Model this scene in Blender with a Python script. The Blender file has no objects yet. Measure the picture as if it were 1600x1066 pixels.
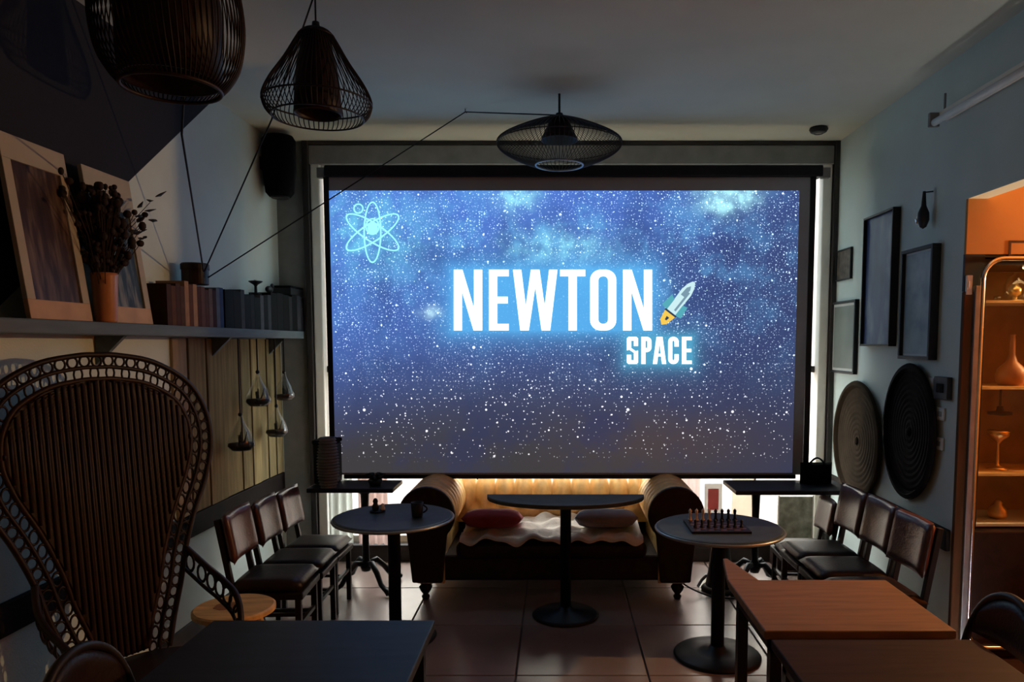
import bpy, bmesh, math, random
from mathutils import Vector, Matrix
random.seed(7)
sc = bpy.context.scene
C = sc.collection
PI = math.pi

# ------------------------------------------------------------------ camera
F = 1150.0                 # focal length in pixels of the 1600 px frame
CAMZ = 1.70
PITCH = math.radians(4.5)
HX, HY = 870.0, 537.0      # vanishing point of the room's long direction
CY = HY + F * math.tan(PITCH)
cam = bpy.data.cameras.new('camera'); camo = bpy.data.objects.new('camera', cam); C.objects.link(camo)
camo.location = (0, 0, CAMZ); camo.rotation_euler = (PI / 2 - PITCH, 0, 0)
cam.sensor_width = 36.0; cam.sensor_fit = 'HORIZONTAL'; cam.lens = 36.0 * F / 1600
cam.shift_x = (800 - HX) / 1600; cam.shift_y = (CY - 533) / 1600
cam.clip_start = 0.05
sc.camera = camo
# ------------------------------------------------------------------ world: plain overcast daylight outside
SKY = 13.0
w = bpy.data.worlds.new('sky'); sc.world = w; w.use_nodes = True
bg = w.node_tree.nodes['Background']; bg.inputs[0].default_value = (0.95, 0.975, 1.0, 1); bg.inputs[1].default_value = SKY
# ------------------------------------------------------------------ light levels
TEXT_K, STAR_K, IMG_K = 2.3, 3.4, 1.08
SIDE_W, CAB_W = 250.0, 0.6
sc.view_settings.view_transform = 'Standard'; sc.view_settings.look = 'None'
sc.view_settings.gamma = 1.0; sc.view_settings.exposure = 0.0; sc.view_settings.use_curve_mapping = False
sc.cycles.use_denoising = True
sc.cycles.caustics_reflective = False; sc.cycles.caustics_refractive = False
sc.cycles.sample_clamp_indirect = 4.0

# ------------------------------------------------------------------ pixel helpers (real-world planes)
def ray(px, py):
    d = Vector(((px - HX) / F, 1.0, -(py - CY) / F))
    c, s = math.cos(PITCH), math.sin(PITCH)
    return Vector((d.x, d.y * c + d.z * s, -d.y * s + d.z * c))
def atY(px, py, Y):
    r = ray(px, py); t = Y / r.y
    return Vector((r.x * t, Y, CAMZ + r.z * t))
def atX(px, py, X):
    r = ray(px, py); t = X / r.x
    return Vector((X, r.y * t, CAMZ + r.z * t))
def atZ(px, py, Z):
    r = ray(px, py); t = (Z - CAMZ) / r.z
    return Vector((r.x * t, r.y * t, Z))

# ------------------------------------------------------------------ materials
MATS = {}
def nodes_of(name):
    m = bpy.data.materials.new(name); m.use_nodes = True
    return m, m.node_tree, m.node_tree.nodes, m.node_tree.links
def mat(name, col, rough=0.6, metal=0.0, var=0.18, scale=9.0, bump=0.0, bscale=60.0, stretch=None, spec=0.25, coat=0.0):
    m, nt, N, L = nodes_of(name)
    p = N['Principled BSDF']
    p.inputs['Roughness'].default_value = rough; p.inputs['Metallic'].default_value = metal
    p.inputs['Specular IOR Level'].default_value = spec
    p.inputs['Coat Weight'].default_value = coat
    tc = N.new('ShaderNodeTexCoord'); mp = N.new('ShaderNodeMapping'); L.new(tc.outputs['Object'], mp.inputs[0])
    if stretch: mp.inputs['Scale'].default_value = stretch
    nz = N.new('ShaderNodeTexNoise'); nz.inputs['Scale'].default_value = scale; nz.inputs['Detail'].default_value = 5
    L.new(mp.outputs[0], nz.inputs['Vector'])
    rp = N.new('ShaderNodeValToRGB')
    rp.color_ramp.elements[0].position = 0.3; rp.color_ramp.elements[1].position = 0.72
    rp.color_ramp.elements[0].color = tuple(c * (1 - var) for c in col) + (1,)
    rp.color_ramp.elements[1].color = tuple(min(1, c * (1 + var)) for c in col) + (1,)
    L.new(nz.outputs[0], rp.inputs[0]); L.new(rp.outputs[0], p.inputs['Base Color'])
    if bump:
        b = N.new('ShaderNodeBump'); b.inputs['Strength'].default_value = bump; b.inputs['Distance'].default_value = 0.01
        n2 = N.new('ShaderNodeTexNoise'); n2.inputs['Scale'].default_value = bscale; n2.inputs['Detail'].default_value = 4
        L.new(mp.outputs[0], n2.inputs['Vector']); L.new(n2.outputs[0], b.inputs['Height']); L.new(b.outputs[0], p.inputs['Normal'])
    MATS[name] = m
    return m
def emit(name, col, k):
    m, nt, N, L = nodes_of(name)
    e = N.new('ShaderNodeEmission'); e.inputs[0].default_value = tuple(col) + (1,); e.inputs[1].default_value = k
    N.remove(N['Principled BSDF']); L.new(e.outputs[0], N['Material Output'].inputs[0])
    MATS[name] = m; return m
def glass(name, tint=(1, 1, 1), gl=0.07, rough=0.02):
    m, nt, N, L = nodes_of(name); N.remove(N['Principled BSDF'])
    t = N.new('ShaderNodeBsdfTransparent'); t.inputs[0].default_value = tuple(tint) + (1,)
    g = N.new('ShaderNodeBsdfGlossy'); g.inputs['Roughness'].default_value = rough
    x = N.new('ShaderNodeMixShader'); x.inputs[0].default_value = gl
    L.new(t.outputs[0], x.inputs[1]); L.new(g.outputs[0], x.inputs[2]); L.new(x.outputs[0], N['Material Output'].inputs[0])
    MATS[name] = m; return m

mat('plaster', (0.56, 0.635, 0.595), 0.85, var=0.05, scale=3, bump=0.15, bscale=120)
mat('ceil_paint', (0.70, 0.69, 0.57), 0.9, var=0.05, scale=2)
mat('orange_plaster', (0.52, 0.23, 0.065), 0.85, var=0.10, scale=3)
mat('tile', (0.23, 0.165, 0.14), 0.26, var=0.14, scale=2.5, spec=1.0)
mat('grout', (0.10, 0.085, 0.075), 0.9)
mat('black', (0.010, 0.010, 0.012), 0.5, var=0.2)
mat('black_metal', (0.013, 0.013, 0.015), 0.42, 0.2)
mat('black_cloth', (0.004, 0.004, 0.005), 0.95, bump=0.3, spec=0.08)
mat('dark_wood', (0.014, 0.008, 0.006), 0.42, var=0.3, stretch=(1, 1, 0.2), scale=14)
mat('brown_trim', (0.085, 0.034, 0.013), 0.6, spec=0.1, var=0.3, stretch=(1, 1, 0.15), scale=20)
mat('dark_rail', (0.010, 0.006, 0.005), 0.7, var=0.3, spec=0.1)
mat('grey_frame', (0.22, 0.21, 0.20), 0.6, var=0.12)
mat('white_frame', (0.80, 0.76, 0.68), 0.5, var=0.05)
mat('shelf_paint', (0.10, 0.125, 0.135), 0.6, var=0.2, stretch=(3, 0.4, 3))
mat('screen_cloth', (0.35, 0.37, 0.40), 0.9, var=0.03)
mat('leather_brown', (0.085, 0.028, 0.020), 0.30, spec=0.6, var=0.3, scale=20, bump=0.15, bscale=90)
mat('leather_dark', (0.018, 0.008, 0.006), 0.35, var=0.3, scale=18, bump=0.15, bscale=90)  # on the sofa it stands in for tan leather lying in shade
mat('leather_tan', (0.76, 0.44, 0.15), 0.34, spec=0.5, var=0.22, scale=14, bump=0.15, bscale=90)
mat('rattan', (0.015, 0.0055, 0.004), 0.5, var=0.35, scale=30)
mat('rattan_light', (0.024, 0.009, 0.006), 0.5, var=0.3, scale=30)
mat('slate_top', (0.048, 0.058, 0.056), 0.4, spec=0.4, var=0.25, scale=16)
mat('metal_rim', (0.30, 0.31, 0.32), 0.35, 0.7)
mat('navy_top', (0.016, 0.021, 0.032), 0.45,  var=0.25, stretch=(0.5, 4, 1), scale=8)
mat('wood_top', (0.24, 0.125, 0.06), 0.55, var=0.22, stretch=(0.6, 5, 1), scale=7)
mat('brown_top', (0.035, 0.017, 0.012), 0.6, spec=0.1, var=0.25, stretch=(0.6, 5, 1), scale=7)
mat('blonde_wood', (0.62, 0.36, 0.13), 0.45, var=0.3, stretch=(1, 4, 1), scale=6)
mat('dark_patch', (0.28, 0.11, 0.035), 0.5)
mat('plank_a', (0.25, 0.185, 0.085), 0.8, spec=0.1, var=0.3, stretch=(6, 6, 0.5), scale=5, bump=0.2)
mat('plank_b', (0.19, 0.145, 0.07), 0.8, spec=0.1, var=0.3, stretch=(6, 6, 0.5), scale=5, bump=0.2)
mat('plank_c', (0.37, 0.27, 0.16), 0.8, spec=0.1, var=0.2, stretch=(6, 6, 0.5), scale=5, bump=0.2)
mat('chrome', (0.75, 0.78, 0.80), 0.16, 1.0, var=0.03)
mat('cab_back', (0.27, 0.15, 0.065), 0.8, spec=0.1, var=0.15)
mat('brass', (0.75, 0.46, 0.18), 0.3, 0.8, var=0.1)
mat('terracotta', (0.42, 0.175, 0.07), 0.45, var=0.15, coat=0.3)
mat('pale_frame', (0.48, 0.30, 0.17), 0.6, var=0.15)
mat('mat_board', (0.40, 0.36, 0.30), 0.8, var=0.05)
mat('dried', (0.030, 0.018, 0.014), 0.8, var=0.4)
mat('leaf_dark', (0.022, 0.020, 0.015), 0.7, var=0.3)
mat('paper', (0.62, 0.56, 0.46), 0.9, var=0.1)
mat('throw', (0.66, 0.55, 0.45), 0.85, var=0.12, bump=0.3)
mat('red_cushion', (0.30, 0.045, 0.05), 0.75, var=0.15, bump=0.2, bscale=200)
mat('grey_cushion', (0.26, 0.23, 0.25), 0.8, var=0.15, bump=0.2, bscale=200)
mat('chess_pale', (0.78, 0.72, 0.60), 0.4, var=0.1)
mat('basket_brown', (0.034, 0.023, 0.014), 0.9, spec=0.05, var=0.3)
mat('basket_dark', (0.009, 0.007, 0.007), 0.9, spec=0.05, var=0.3)
mat('plate_white', (0.60, 0.60, 0.57), 0.5, var=0.03)
mat('facade', (0.60, 0.52, 0.44), 0.9, var=0.1, scale=1)
mat('pavement', (0.20, 0.17, 0.155), 0.9, var=0.1, scale=2)
mat('soil', (0.018, 0.016, 0.016), 0.8)
mat('stone_white', (0.75, 0.74, 0.70), 0.5)
mat('skirting', (0.035, 0.029, 0.027), 0.6)
mat('bounce_white', (0.80, 0.79, 0.76), 0.9, var=0.03)  # white of the added reflector behind the screen
mat('shop_sign', (0.15, 0.16, 0.17), 0.8)
glass('pane', (0.95, 0.97, 0.96), 0.04)
glass('daylight_cut_pane', (0.36, 0.41, 0.43), 0.04)  # upper window glass, made dark only to dim the daylight
glass('clear_glass', (0.88, 0.90, 0.88), 0.09)
glass('amber_glass', (0.85, 0.45, 0.14), 0.18)
def curtain(name, col):
    m, nt, N, L = nodes_of(name); N.remove(N['Principled BSDF'])
    tc = N.new('ShaderNodeTexCoord'); nz = N.new('ShaderNodeTexNoise'); nz.inputs['Scale'].default_value = 12; L.new(tc.outputs['Object'], nz.inputs['Vector'])
    rp = N.new('ShaderNodeValToRGB'); rp.color_ramp.elements[0].color = tuple(c*.85 for c in col)+(1,); rp.color_ramp.elements[1].color = tuple(min(1,c*1.15) for c in col)+(1,)
    L.new(nz.outputs[0], rp.inputs[0])
    t = N.new('ShaderNodeBsdfTranslucent'); d = N.new('ShaderNodeBsdfDiffuse'); x = N.new('ShaderNodeMixShader'); x.inputs[0].default_value = .35
    L.new(rp.outputs[0], t.inputs[0]); L.new(rp.outputs[0], d.inputs[0]); L.new(t.outputs[0], x.inputs[1]); L.new(d.outputs[0], x.inputs[2]); L.new(x.outputs[0], N['Material Output'].inputs[0])
    MATS[name] = m
curtain('poster_red', (.55, .17, .16)); curtain('poster_paper', (.5, .47, .44)); curtain('curtain_pink', (.36, .25, .22)); curtain('curtain_green', (.42, .44, .40)); curtain('blind_beige', (.50, .41, .31)); curtain('blind_pink', (.42, .31, .28))
# painted walls: dark paint above a diagonal line on the left wall (world coordinates = object coordinates)
def wall_left_paint(Y0, Z0, Y1, Z1):
    m = MATS['plaster'].copy(); m.name = 'plaster_two_tone'; N, L = m.node_tree.nodes, m.node_tree.links
    p = N['Principled BSDF']; src = p.inputs['Base Color'].links[0].from_socket
    g = N.new('ShaderNodeNewGeometry'); s = N.new('ShaderNodeSeparateXYZ'); L.new(g.outputs['Position'], s.inputs[0])
    # line through (Y0,Z0),(Y1,Z1): side test
    a, b = (Z1 - Z0), -(Y1 - Y0); c = -(a * Y0 + b * Z0)
    m1 = N.new('ShaderNodeMath'); m1.operation = 'MULTIPLY'; L.new(s.outputs['Y'], m1.inputs[0]); m1.inputs[1].default_value = a
    m2 = N.new('ShaderNodeMath'); m2.operation = 'MULTIPLY_ADD'; L.new(s.outputs['Z'], m2.inputs[0]); m2.inputs[1].default_value = b; m2.inputs[2].default_value = c
    ad = N.new('ShaderNodeMath'); ad.operation = 'ADD'; L.new(m1.outputs[0], ad.inputs[0]); L.new(m2.outputs[0], ad.inputs[1])
    gt = N.new('ShaderNodeMath'); gt.operation = 'GREATER_THAN'; L.new(ad.outputs[0], gt.inputs[0]); gt.inputs[1].default_value = 0
    az = N.new('ShaderNodeMath'); az.operation = 'GREATER_THAN'; L.new(s.outputs['Z'], az.inputs[0]); az.inputs[1].default_value = 1.76
    ml = N.new('ShaderNodeMath'); ml.operation = 'MULTIPLY'; L.new(gt.outputs[0], ml.inputs[0]); L.new(az.outputs[0], ml.inputs[1])
    mx = N.new('ShaderNodeMix'); mx.data_type = 'RGBA'; L.new(ml.outputs[0], mx.inputs[0]); L.new(src, mx.inputs[6]); mx.inputs[7].default_value = (0.016, 0.016, 0.026, 1)
    L.new(mx.outputs[2], p.inputs['Base Color'])
    MATS['plaster_two_tone'] = m
def art(name, cols, scale, stretch=(1, 1, 1), kind='noise', rough=0.5, coat=0.0):
    m, nt, N, L = nodes_of(name); p = N['Principled BSDF']; p.inputs['Roughness'].default_value = rough
    p.inputs['Coat Weight'].default_value = coat; p.inputs['Coat Roughness'].default_value = 0.06; p.inputs['Specular IOR Level'].default_value = 0.2
    tc = N.new('ShaderNodeTexCoord'); mp = N.new('ShaderNodeMapping'); L.new(tc.outputs['Object'], mp.inputs[0]); mp.inputs['Scale'].default_value = stretch
    if kind == 'wave':
        t = N.new('ShaderNodeTexWave'); t.inputs['Scale'].default_value = scale; t.inputs['Distortion'].default_value = 9; t.inputs['Detail'].default_value = 4
    else:
        t = N.new('ShaderNodeTexNoise'); t.inputs['Scale'].default_value = scale; t.inputs['Detail'].default_value = 6
    L.new(mp.outputs[0], t.inputs['Vector'])
    r = N.new('ShaderNodeValToRGB'); cr = r.color_ramp
    while len(cr.elements) < len(cols): cr.elements.new(0.5)
    for i, c in enumerate(cols):
        cr.elements[i].position = 0.28 + 0.44 * i / (len(cols) - 1); cr.elements[i].color = tuple(c) + (1,)
    L.new(t.outputs[0], r.inputs[0]); L.new(r.outputs[0], p.inputs['Base Color'])
    MATS[name] = m
art('art_grass', [(0.022, 0.010, 0.008), (0.05, 0.025, 0.017), (0.17, 0.11, 0.08)], 9.0, (3, 3, .35))
art('art_stems', [(0.018, 0.022, 0.02), (0.03, 0.037, 0.032), (0.25, 0.24, 0.20)], 12.0, (3, 3, .25))
art('art_blue', [(0.05, 0.075, 0.16), (0.08, 0.12, 0.25), (0.22, 0.27, 0.36)], 3.0, (1, 3, 1), 'noise', 0.4, 0.25)
art('art_grey', [(0.17, 0.23, 0.24), (0.30, 0.36, 0.36), (0.40, 0.46, 0.46)], 7.0, (1, 1, 1), 'noise', 0.4, 0.3)
art('art_pale', [(0.16, 0.18, 0.16), (0.26, 0.28, 0.25)], 3.0, (1, 1, 1), 'noise', 0.4, 0.2)
art('art_small', [(0.03, 0.025, 0.022), (0.16, 0.12, 0.09)], 26.0)
art('leaf_panel', [(0.16, 0.17, 0.12), (0.32, 0.32, 0.24), (0.55, 0.53, 0.42)], 14.0)

# ------------------------------------------------------------------ mesh builder
class B:
    def __init__(s): s.v = []; s.f = []
    def add(s, vs, fs):
        n = len(s.v); s.v += [Vector(v) for v in vs]; s.f += [tuple(i + n for i in f) for f in fs]; return s
    def box(s, x0, x1, y0, y1, z0, z1):
        return s.add([(x0,y0,z0),(x1,y0,z0),(x1,y1,z0),(x0,y1,z0),(x0,y0,z1),(x1,y0,z1),(x1,y1,z1),(x0,y1,z1)],
                     [(0,3,2,1),(4,5,6,7),(0,1,5,4),(1,2,6,5),(2,3,7,6),(3,0,4,7)])
    def obox(s, c, size, M):
        hx, hy, hz = (k / 2 for k in size); c = Vector(c)
        vs = [c + M @ Vector((sx*hx, sy*hy, sz*hz)) for sz in (-1,1) for sy in (-1,1) for sx in (-1,1)]
        return s.add(vs, [(0,2,3,1),(4,5,7,6),(0,1,5,4),(1,3,7,5),(3,2,6,7),(2,0,4,6)])
    def bar(s, a, b, w, d=None):
        a, b = Vector(a), Vector(b); z = (b - a); l = z.length; q = z.to_track_quat('Z', 'Y').to_matrix()
        return s.obox((a + b) / 2, (w, d or w, l), q)
    def tube(s, pts, r, n=6, closed=False, cap=True):
        pts = [Vector(p) for p in pts]; k = len(pts); rr = r if isinstance(r, (list, tuple)) else [r] * k
        vs = []; up = None
        for i, p in enumerate(pts):
            t = (pts[(i+1) % k] - pts[i-1]) if closed or 0 < i < k-1 else (pts[1]-pts[0] if i == 0 else pts[-1]-pts[-2])
            t = t.normalized() if t.length > 1e-9 else Vector((0,0,1))
            if up is None:
                up = Vector((0,0,1)) if abs(t.z) < 0.9 else Vector((1,0,0))
            x = t.cross(up)
            if x.length < 1e-6: x = t.orthogonal()
            x.normalize(); y = x.cross(t); up = y
            vs += [p + (x * math.cos(2*PI*j/n) + y * math.sin(2*PI*j/n)) * rr[i] for j in range(n)]
        fs = []
        for i in range(k if closed else k-1):
            for j in range(n):
                a, b = i*n+j, i*n+(j+1) % n; c, d = ((i+1) % k)*n+(j+1) % n, ((i+1) % k)*n+j
                fs.append((a, b, c, d))
        if cap and not closed: fs += [tuple(range(n-1,-1,-1)), tuple((k-1)*n+j for j in range(n))]
        return s.add(vs, fs)
    def lathe(s, prof, n=24, c=(0,0,0), sx=1.0, sy=1.0, rip=None):
        c = Vector(c); vs = []; fs = []; m = len(prof)
        for r, z in prof:
            for j in range(n):
                a = 2*PI*j/n; q = r * (1 + (rip(a) if rip else 0)); vs.append(c + Vector((q*math.cos(a)*sx, q*math.sin(a)*sy, z)))
        for i in range(m-1):
            for j in range(n): fs.append((i*n+j, i*n+(j+1) % n, (i+1)*n+(j+1) % n, (i+1)*n+j))
        if prof[0][0] > 1e-5: fs.append(tuple(range(n-1,-1,-1)))
        if prof[-1][0] > 1e-5: fs.append(tuple((m-1)*n+j for j in range(n)))
        return s.add(vs, fs)
    def prism(s, poly, off):
        n = len(poly); off = Vector(off); p = [Vector(q) for q in poly]
        return s.add(p + [q + off for q in p], [tuple(range(n-1,-1,-1)), tuple(range(n,2*n))] + [(i,(i+1)%n,n+(i+1)%n,n+i) for i in range(n)])
    def sheet(s, fn, nu, nv):
        vs = [fn(i/nu, j/nv) for j in range(nv+1) for i in range(nu+1)]; W = nu+1
        return s.add(vs, [(j*W+i, j*W+i+1, (j+1)*W+i+1, (j+1)*W+i) for j in range(nv) for i in range(nu)])
    def pillow(s, w, h, t, M=None, c=(0,0,0), n=12, e=4, crown=None):
        """a stuffed pad: w x h in local x/z, thickness t in local y"""
        M = M or Matrix.Identity(3); c = Vector(c); W = n+1; vs = []; fs = []
        for side in (-1, 1):
            for j in range(W):
                for i in range(W):
                    u, v = -1+2*i/n, -1+2*j/n
                    k = max(0,(1-abs(u)**e))**0.5 * max(0,(1-abs(v)**e))**0.5
                    vs.append(c + M @ Vector((u*w/2, side*t/2*k + (crown*(u*u) if crown else 0), v*h/2)))
        for side in (0, 1):
            o = side*W*W
            for j in range(n):
                for i in range(n):
                    q = (o+j*W+i, o+j*W+i+1, o+(j+1)*W+i+1, o+(j+1)*W+i); fs.append(q if side == 0 else q[::-1])
        return s.add(vs, fs)
    def blob(s, c, r, n=6, sq=(1,1,1)):
        c = Vector(c); pr = [(math.sin(PI*i/n), -math.cos(PI*i/n)) for i in range(n+1)]
        vs = []; fs = []; m = n
        for a, b in pr:
            for j in range(m): vs.append(c + Vector((a*math.cos(2*PI*j/m)*sq[0], a*math.sin(2*PI*j/m)*sq[1], b*sq[2]))*r)
        for i in range(n):
            for j in range(m): fs.append((i*m+j, i*m+(j+1)%m, (i+1)*m+(j+1)%m, (i+1)*m+j))
        return s.add(vs, fs)
    def xf(s, M, start=0):
        for i in range(start, len(s.v)): s.v[i] = M @ s.v[i]
        return s
    def obj(s, name, m, parent=None, world=False, bevel=0.0, smooth=False, origin=None, seg=2):
        vs = s.v
        if world and parent is not None:
            o = parent.location; pp = parent.parent
            while pp is not None: o = o + pp.location; pp = pp.parent
            vs = [v - o for v in vs]
        loc = None
        if parent is None:
            xs, ys, zs = zip(*[(v.x, v.y, v.z) for v in vs])
            loc = Vector(origin) if origin is not None else Vector(((min(xs)+max(xs))/2, (min(ys)+max(ys))/2, min(zs)))
            vs = [v - loc for v in vs]
        me = bpy.data.meshes.new(name); me.from_pydata([tuple(v) for v in vs], [], s.f)
        bm = bmesh.new(); bm.from_mesh(me); bmesh.ops.remove_doubles(bm, verts=bm.verts, dist=1e-6)
        bmesh.ops.recalc_face_normals(bm, faces=bm.faces); bm.to_mesh(me); bm.free()
        if smooth:
            for p in me.polygons: p.use_smooth = True
        me.materials.append(MATS[m])
        o = bpy.data.objects.new(name, me); C.objects.link(o); o.parent = parent
        if loc is not None: o.location = loc
        if bevel:
            bv = o.modifiers.new('bevel', 'BEVEL'); bv.width = bevel; bv.segments = seg; bv.limit_method = 'ANGLE'
        if smooth:
            pass
        return o
def tag(o, label=None, cat=None, group=None, kind=None):
    if label: o['label'] = label
    if cat: o['category'] = cat
    if group: o['group'] = group
    if kind: o['kind'] = kind
    return o
def thing(name, loc, label, cat, group=None, rz=0.0):
    o = bpy.data.objects.new(name, None); C.objects.link(o); o.location = loc; o.rotation_euler = (0, 0, rz)
    o.empty_display_size = 0.05
    return tag(o, label, cat, group)
def dup(root, loc, rz, label, group=None, scale=None):
    r = root.copy(); C.objects.link(r); r.location = loc; r.rotation_euler = (0, 0, rz); r['label'] = label
    if group: r['group'] = group
    if scale: r.scale = (scale,)*3
    for ch in list(root.children):
        c = ch.copy(); C.objects.link(c); c.parent = r
        for g in ch.children:
            d = g.copy(); C.objects.link(d); d.parent = c
    return r
def struct(b, name, m, parent=None, **k):
    o = b.obj(name, m, parent, **k)
    if parent is None: o['kind'] = 'structure'
    return o
ORD = ['first','second','third','fourth','fifth','sixth','seventh','eighth','ninth','tenth','eleventh','twelfth','thirteenth','fourteenth','fifteenth','sixteenth','seventeenth','eighteenth','nineteenth','twentieth','twenty-first','twenty-second','twenty-third','twenty-fourth']

# ================================================================== ROOM SHELL
XL, XR, YF, YB = -2.13, 2.13, 5.70, -2.6
CZ = atY(900, 221, YF - 0.02).z          # ceiling height
SX1, SY0, SY1 = 4.6, 0.6, 3.90           # side room
# floor and tiles
fl = struct(B().box(XL-.1, XR, YB, YF+.02, -.12, -.012), 'floor', 'grout', origin=(0,0,-.012))
T = .68; x0 = -.21 - 3*T; tl = None
me_tile = None
k = 0
for i in range(8):
    for j in range(13):
        ax, bx = x0 + i*T + .004, x0 + (i+1)*T - .004
        ay, by = YF - (j+1)*T + .004, YF - j*T - .004
        ax, bx = max(ax, XL), min(bx, XR); ay = max(ay, YB)
        if bx - ax < .03 or by - ay < .03: continue
        b = B().box(ax, bx, ay, by, -.012, random.uniform(-.0008, 0.0))
        b.obj('tile', 'tile', fl, world=True, bevel=.003, seg=1)
struct(B().box(XL-.2, SX1+.2, YB-.2, YF+.3, CZ, CZ+.15), 'ceiling', 'ceil_paint')
# left wall with its dark painted corner
d0, d1 = atX(342, 148, XL), atX(203, 282, XL)
wall_left_paint(d0.y, d0.z, d1.y, d1.z)
struct(B().box(XL-.2, XL, YB, YF+.2, -.1, CZ), 'wall_left', 'plaster_two_tone')
# right wall with the opening to the side room
JY, OZ = 3.90, 2.42
OZ = atX(1500, 315, XR).z
b = B().box(XR, XR+.10, JY, YF+.2, -.1, CZ).box(XR, XR+.10, SY0, JY, OZ, CZ).box(XR, XR+.10, YB, SY0, -.1, CZ)
struct(b, 'wall_right', 'plaster')
struct(B().box(XL-.2, XR+.1, YB-.2, YB, -.1, CZ), 'wall_back', 'plaster')
# front wall around the shop window
WX0, WX1 = atY(489, 400, YF).x, 2.085
WZ0, WZ1 = .13, atY(900, 256, YF).z
b = B().box(XL, WX0, YF, YF+.2, -.1, CZ).box(WX1, XR, YF, YF+.2, -.1, CZ).box(WX0, WX1, YF, YF+.2, -.1, WZ0).box(WX0, WX1, YF, YF+.2, WZ1, CZ)
struct(b, 'wall_front', 'grey_frame')
# window: frame, mullions, panes
win = thing('window_1', (0, YF+.1, WZ0), None, None); win['kind'] = 'structure'
b = B().box(WX0, WX0+.07, YF-.02, YF+.16, WZ0, WZ1).box(WX1-.07, WX1, YF-.02, YF+.16, WZ0, WZ1).box(WX0+.07, WX1-.07, YF+.02, YF+.14, WZ0, WZ0+.06).box(WX0+.07, WX1-.07, YF+.02, YF+.14, WZ1-.05, WZ1)
b.obj('window_frame', 'white_frame', win, world=True, bevel=.008)
mull = [WX0+.07, -1.72, -.62, .62, 1.55, WX1-.07]
for mx in mull[1:-1]:
    B().box(mx-.025, mx+.025, YF+.05, YF+.12, WZ0+.06, WZ1-.05).obj('mullion', 'skirting', win, world=True, bevel=.004)
TZ = 1.50  # invented height, sets how much daylight enters through clear glass
B().box(WX0+.07, WX1-.07, YF+.05, YF+.12, TZ-.025, TZ+.025).obj('added_bar', 'skirting', win, world=True, bevel=.004)  # bar added where the darkened upper glass begins
for a, c in zip(mull[:-1], mull[1:]):
    B().box(a+.02, c-.02, YF+.08, YF+.086, WZ0+.05, TZ-.02).obj('pane', 'pane', win, world=True)
    B().box(a+.02, c-.02, YF+.08, YF+.086, TZ+.02, WZ1-.04).obj('daylight_cut_pane', 'daylight_cut_pane', win, world=True)  # darkened glass added to cut daylight leaking round the screen
# dark casing round the window
tr = B().box(WX0-.05, WX0-.005, YF-.05, YF, 0, CZ).box(WX1+.005, XR-.001, YF-.05, YF, 0, CZ).box(WX0-.005, WX1+.005, YF-.05, YF, atY(900, 226, YF-.05).z, CZ-.001)
struct(tr, 'trim_1', 'skirting', bevel=.004)
struct(B().box(WX0, WX1, YF-.045, YF-.002, atY(900, 256, YF-.045).z, atY(900, 227, YF-.045).z), 'trim_2', 'grey_frame', bevel=.004)
struct(B().box(WX0, WX1, YF-.06, YF, 0, WZ0), 'baseboard_front', 'skirting', bevel=.004)
struct(B().box(XL, XL+.025, 2.2, YF-.06, .58, .71), 'trim_3', 'dark_rail', bevel=.006)
struct(B().box(XR-.025, XR, JY+.01, YF-.06, .575, .695), 'trim_4', 'dark_rail', bevel=.006)
struct(B().box(XL, XL+.018, YB, YF-.06, 0, .09), 'baseboard_left', 'skirting', bevel=.004)
struct(B().box(XR-.018, XR, JY, YF-.06, 0, .09), 'baseboard_right', 'skirting', bevel=.004)
# side room
SCZ = 2.62
b = B().box(XR+.10, SX1, SY0-.2, SY1+.9, -.12, 0)
struct(b, 'floor_side_room', 'brown_top')
NZ = atY(1520, 398, SY1).z
b = B().box(XR+.001, SX1, SY1-.02, SY1-.0005, NZ, SCZ).box(XR+.101, SX1, SY1, SY1+.12, NZ, SCZ).box(3.3, SX1, SY1, SY1+.12, 0, NZ)
struct(b, 'wall_side_room_far', 'orange_plaster')
struct(B().box(XR+.10, 3.3, SY1+.6, SY1+.7, 0, NZ+.2).box(XR+.10, 3.3, SY1+.12, SY1+.6, NZ+.1, NZ+.2).box(3.3, 3.4, SY1+.12, SY1+.6, 0, NZ+.2), 'wall_niche', 'brown_top')
struct(B().box(SX1, SX1+.2, SY0-.2, SY1+.9, -.1, CZ), 'wall_side_room_right', 'orange_plaster')
struct(B().box(XR+.10, SX1, SY0-.2, SY0, -.1, CZ), 'wall_side_room_back', 'orange_plaster')
struct(B().box(XR+.10, SX1, SY0, SY1, SCZ, SCZ+.1), 'ceiling_side_room', 'orange_plaster')
pz = atY(1515, 456, SY1).z
struct(B().box(XR-.004, XR+.104, SY1-.03, SY1-.0005, 0, pz), 'trim_5', 'brown_trim', bevel=.006)
struct(B().box(XR-.002, XR+.102, SY1-.018, SY1-.0005, pz, NZ), 'dark_gap_filler', 'black')  # black sheet, paints in the shade of a dark gap above the post

# ================================================================== OUTSIDE
struct(B().box(-9, 11, YF+.22, 16, -.3, -.06), 'ground_street', 'pavement')
fb = thing('street_building', (1, 15, -.06), 'pale pinkish building across the street seen below the projection screen', 'building')
B().box(-9, 11, 13, 15, -.06, 5.2).obj('wall', 'facade', fb, world=True)
for i in range(8):
    xx = -7.6 + i*2.3
    o = B().box(xx, xx+1.1, 12.95, 13.02, .9, 2.5).obj('window', 'white_frame', fb, world=True)
    B().box(xx+.08, xx+1.02, 12.93, 12.96, .98, 2.42).obj('pane', 'shop_sign', o, world=True)

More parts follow.
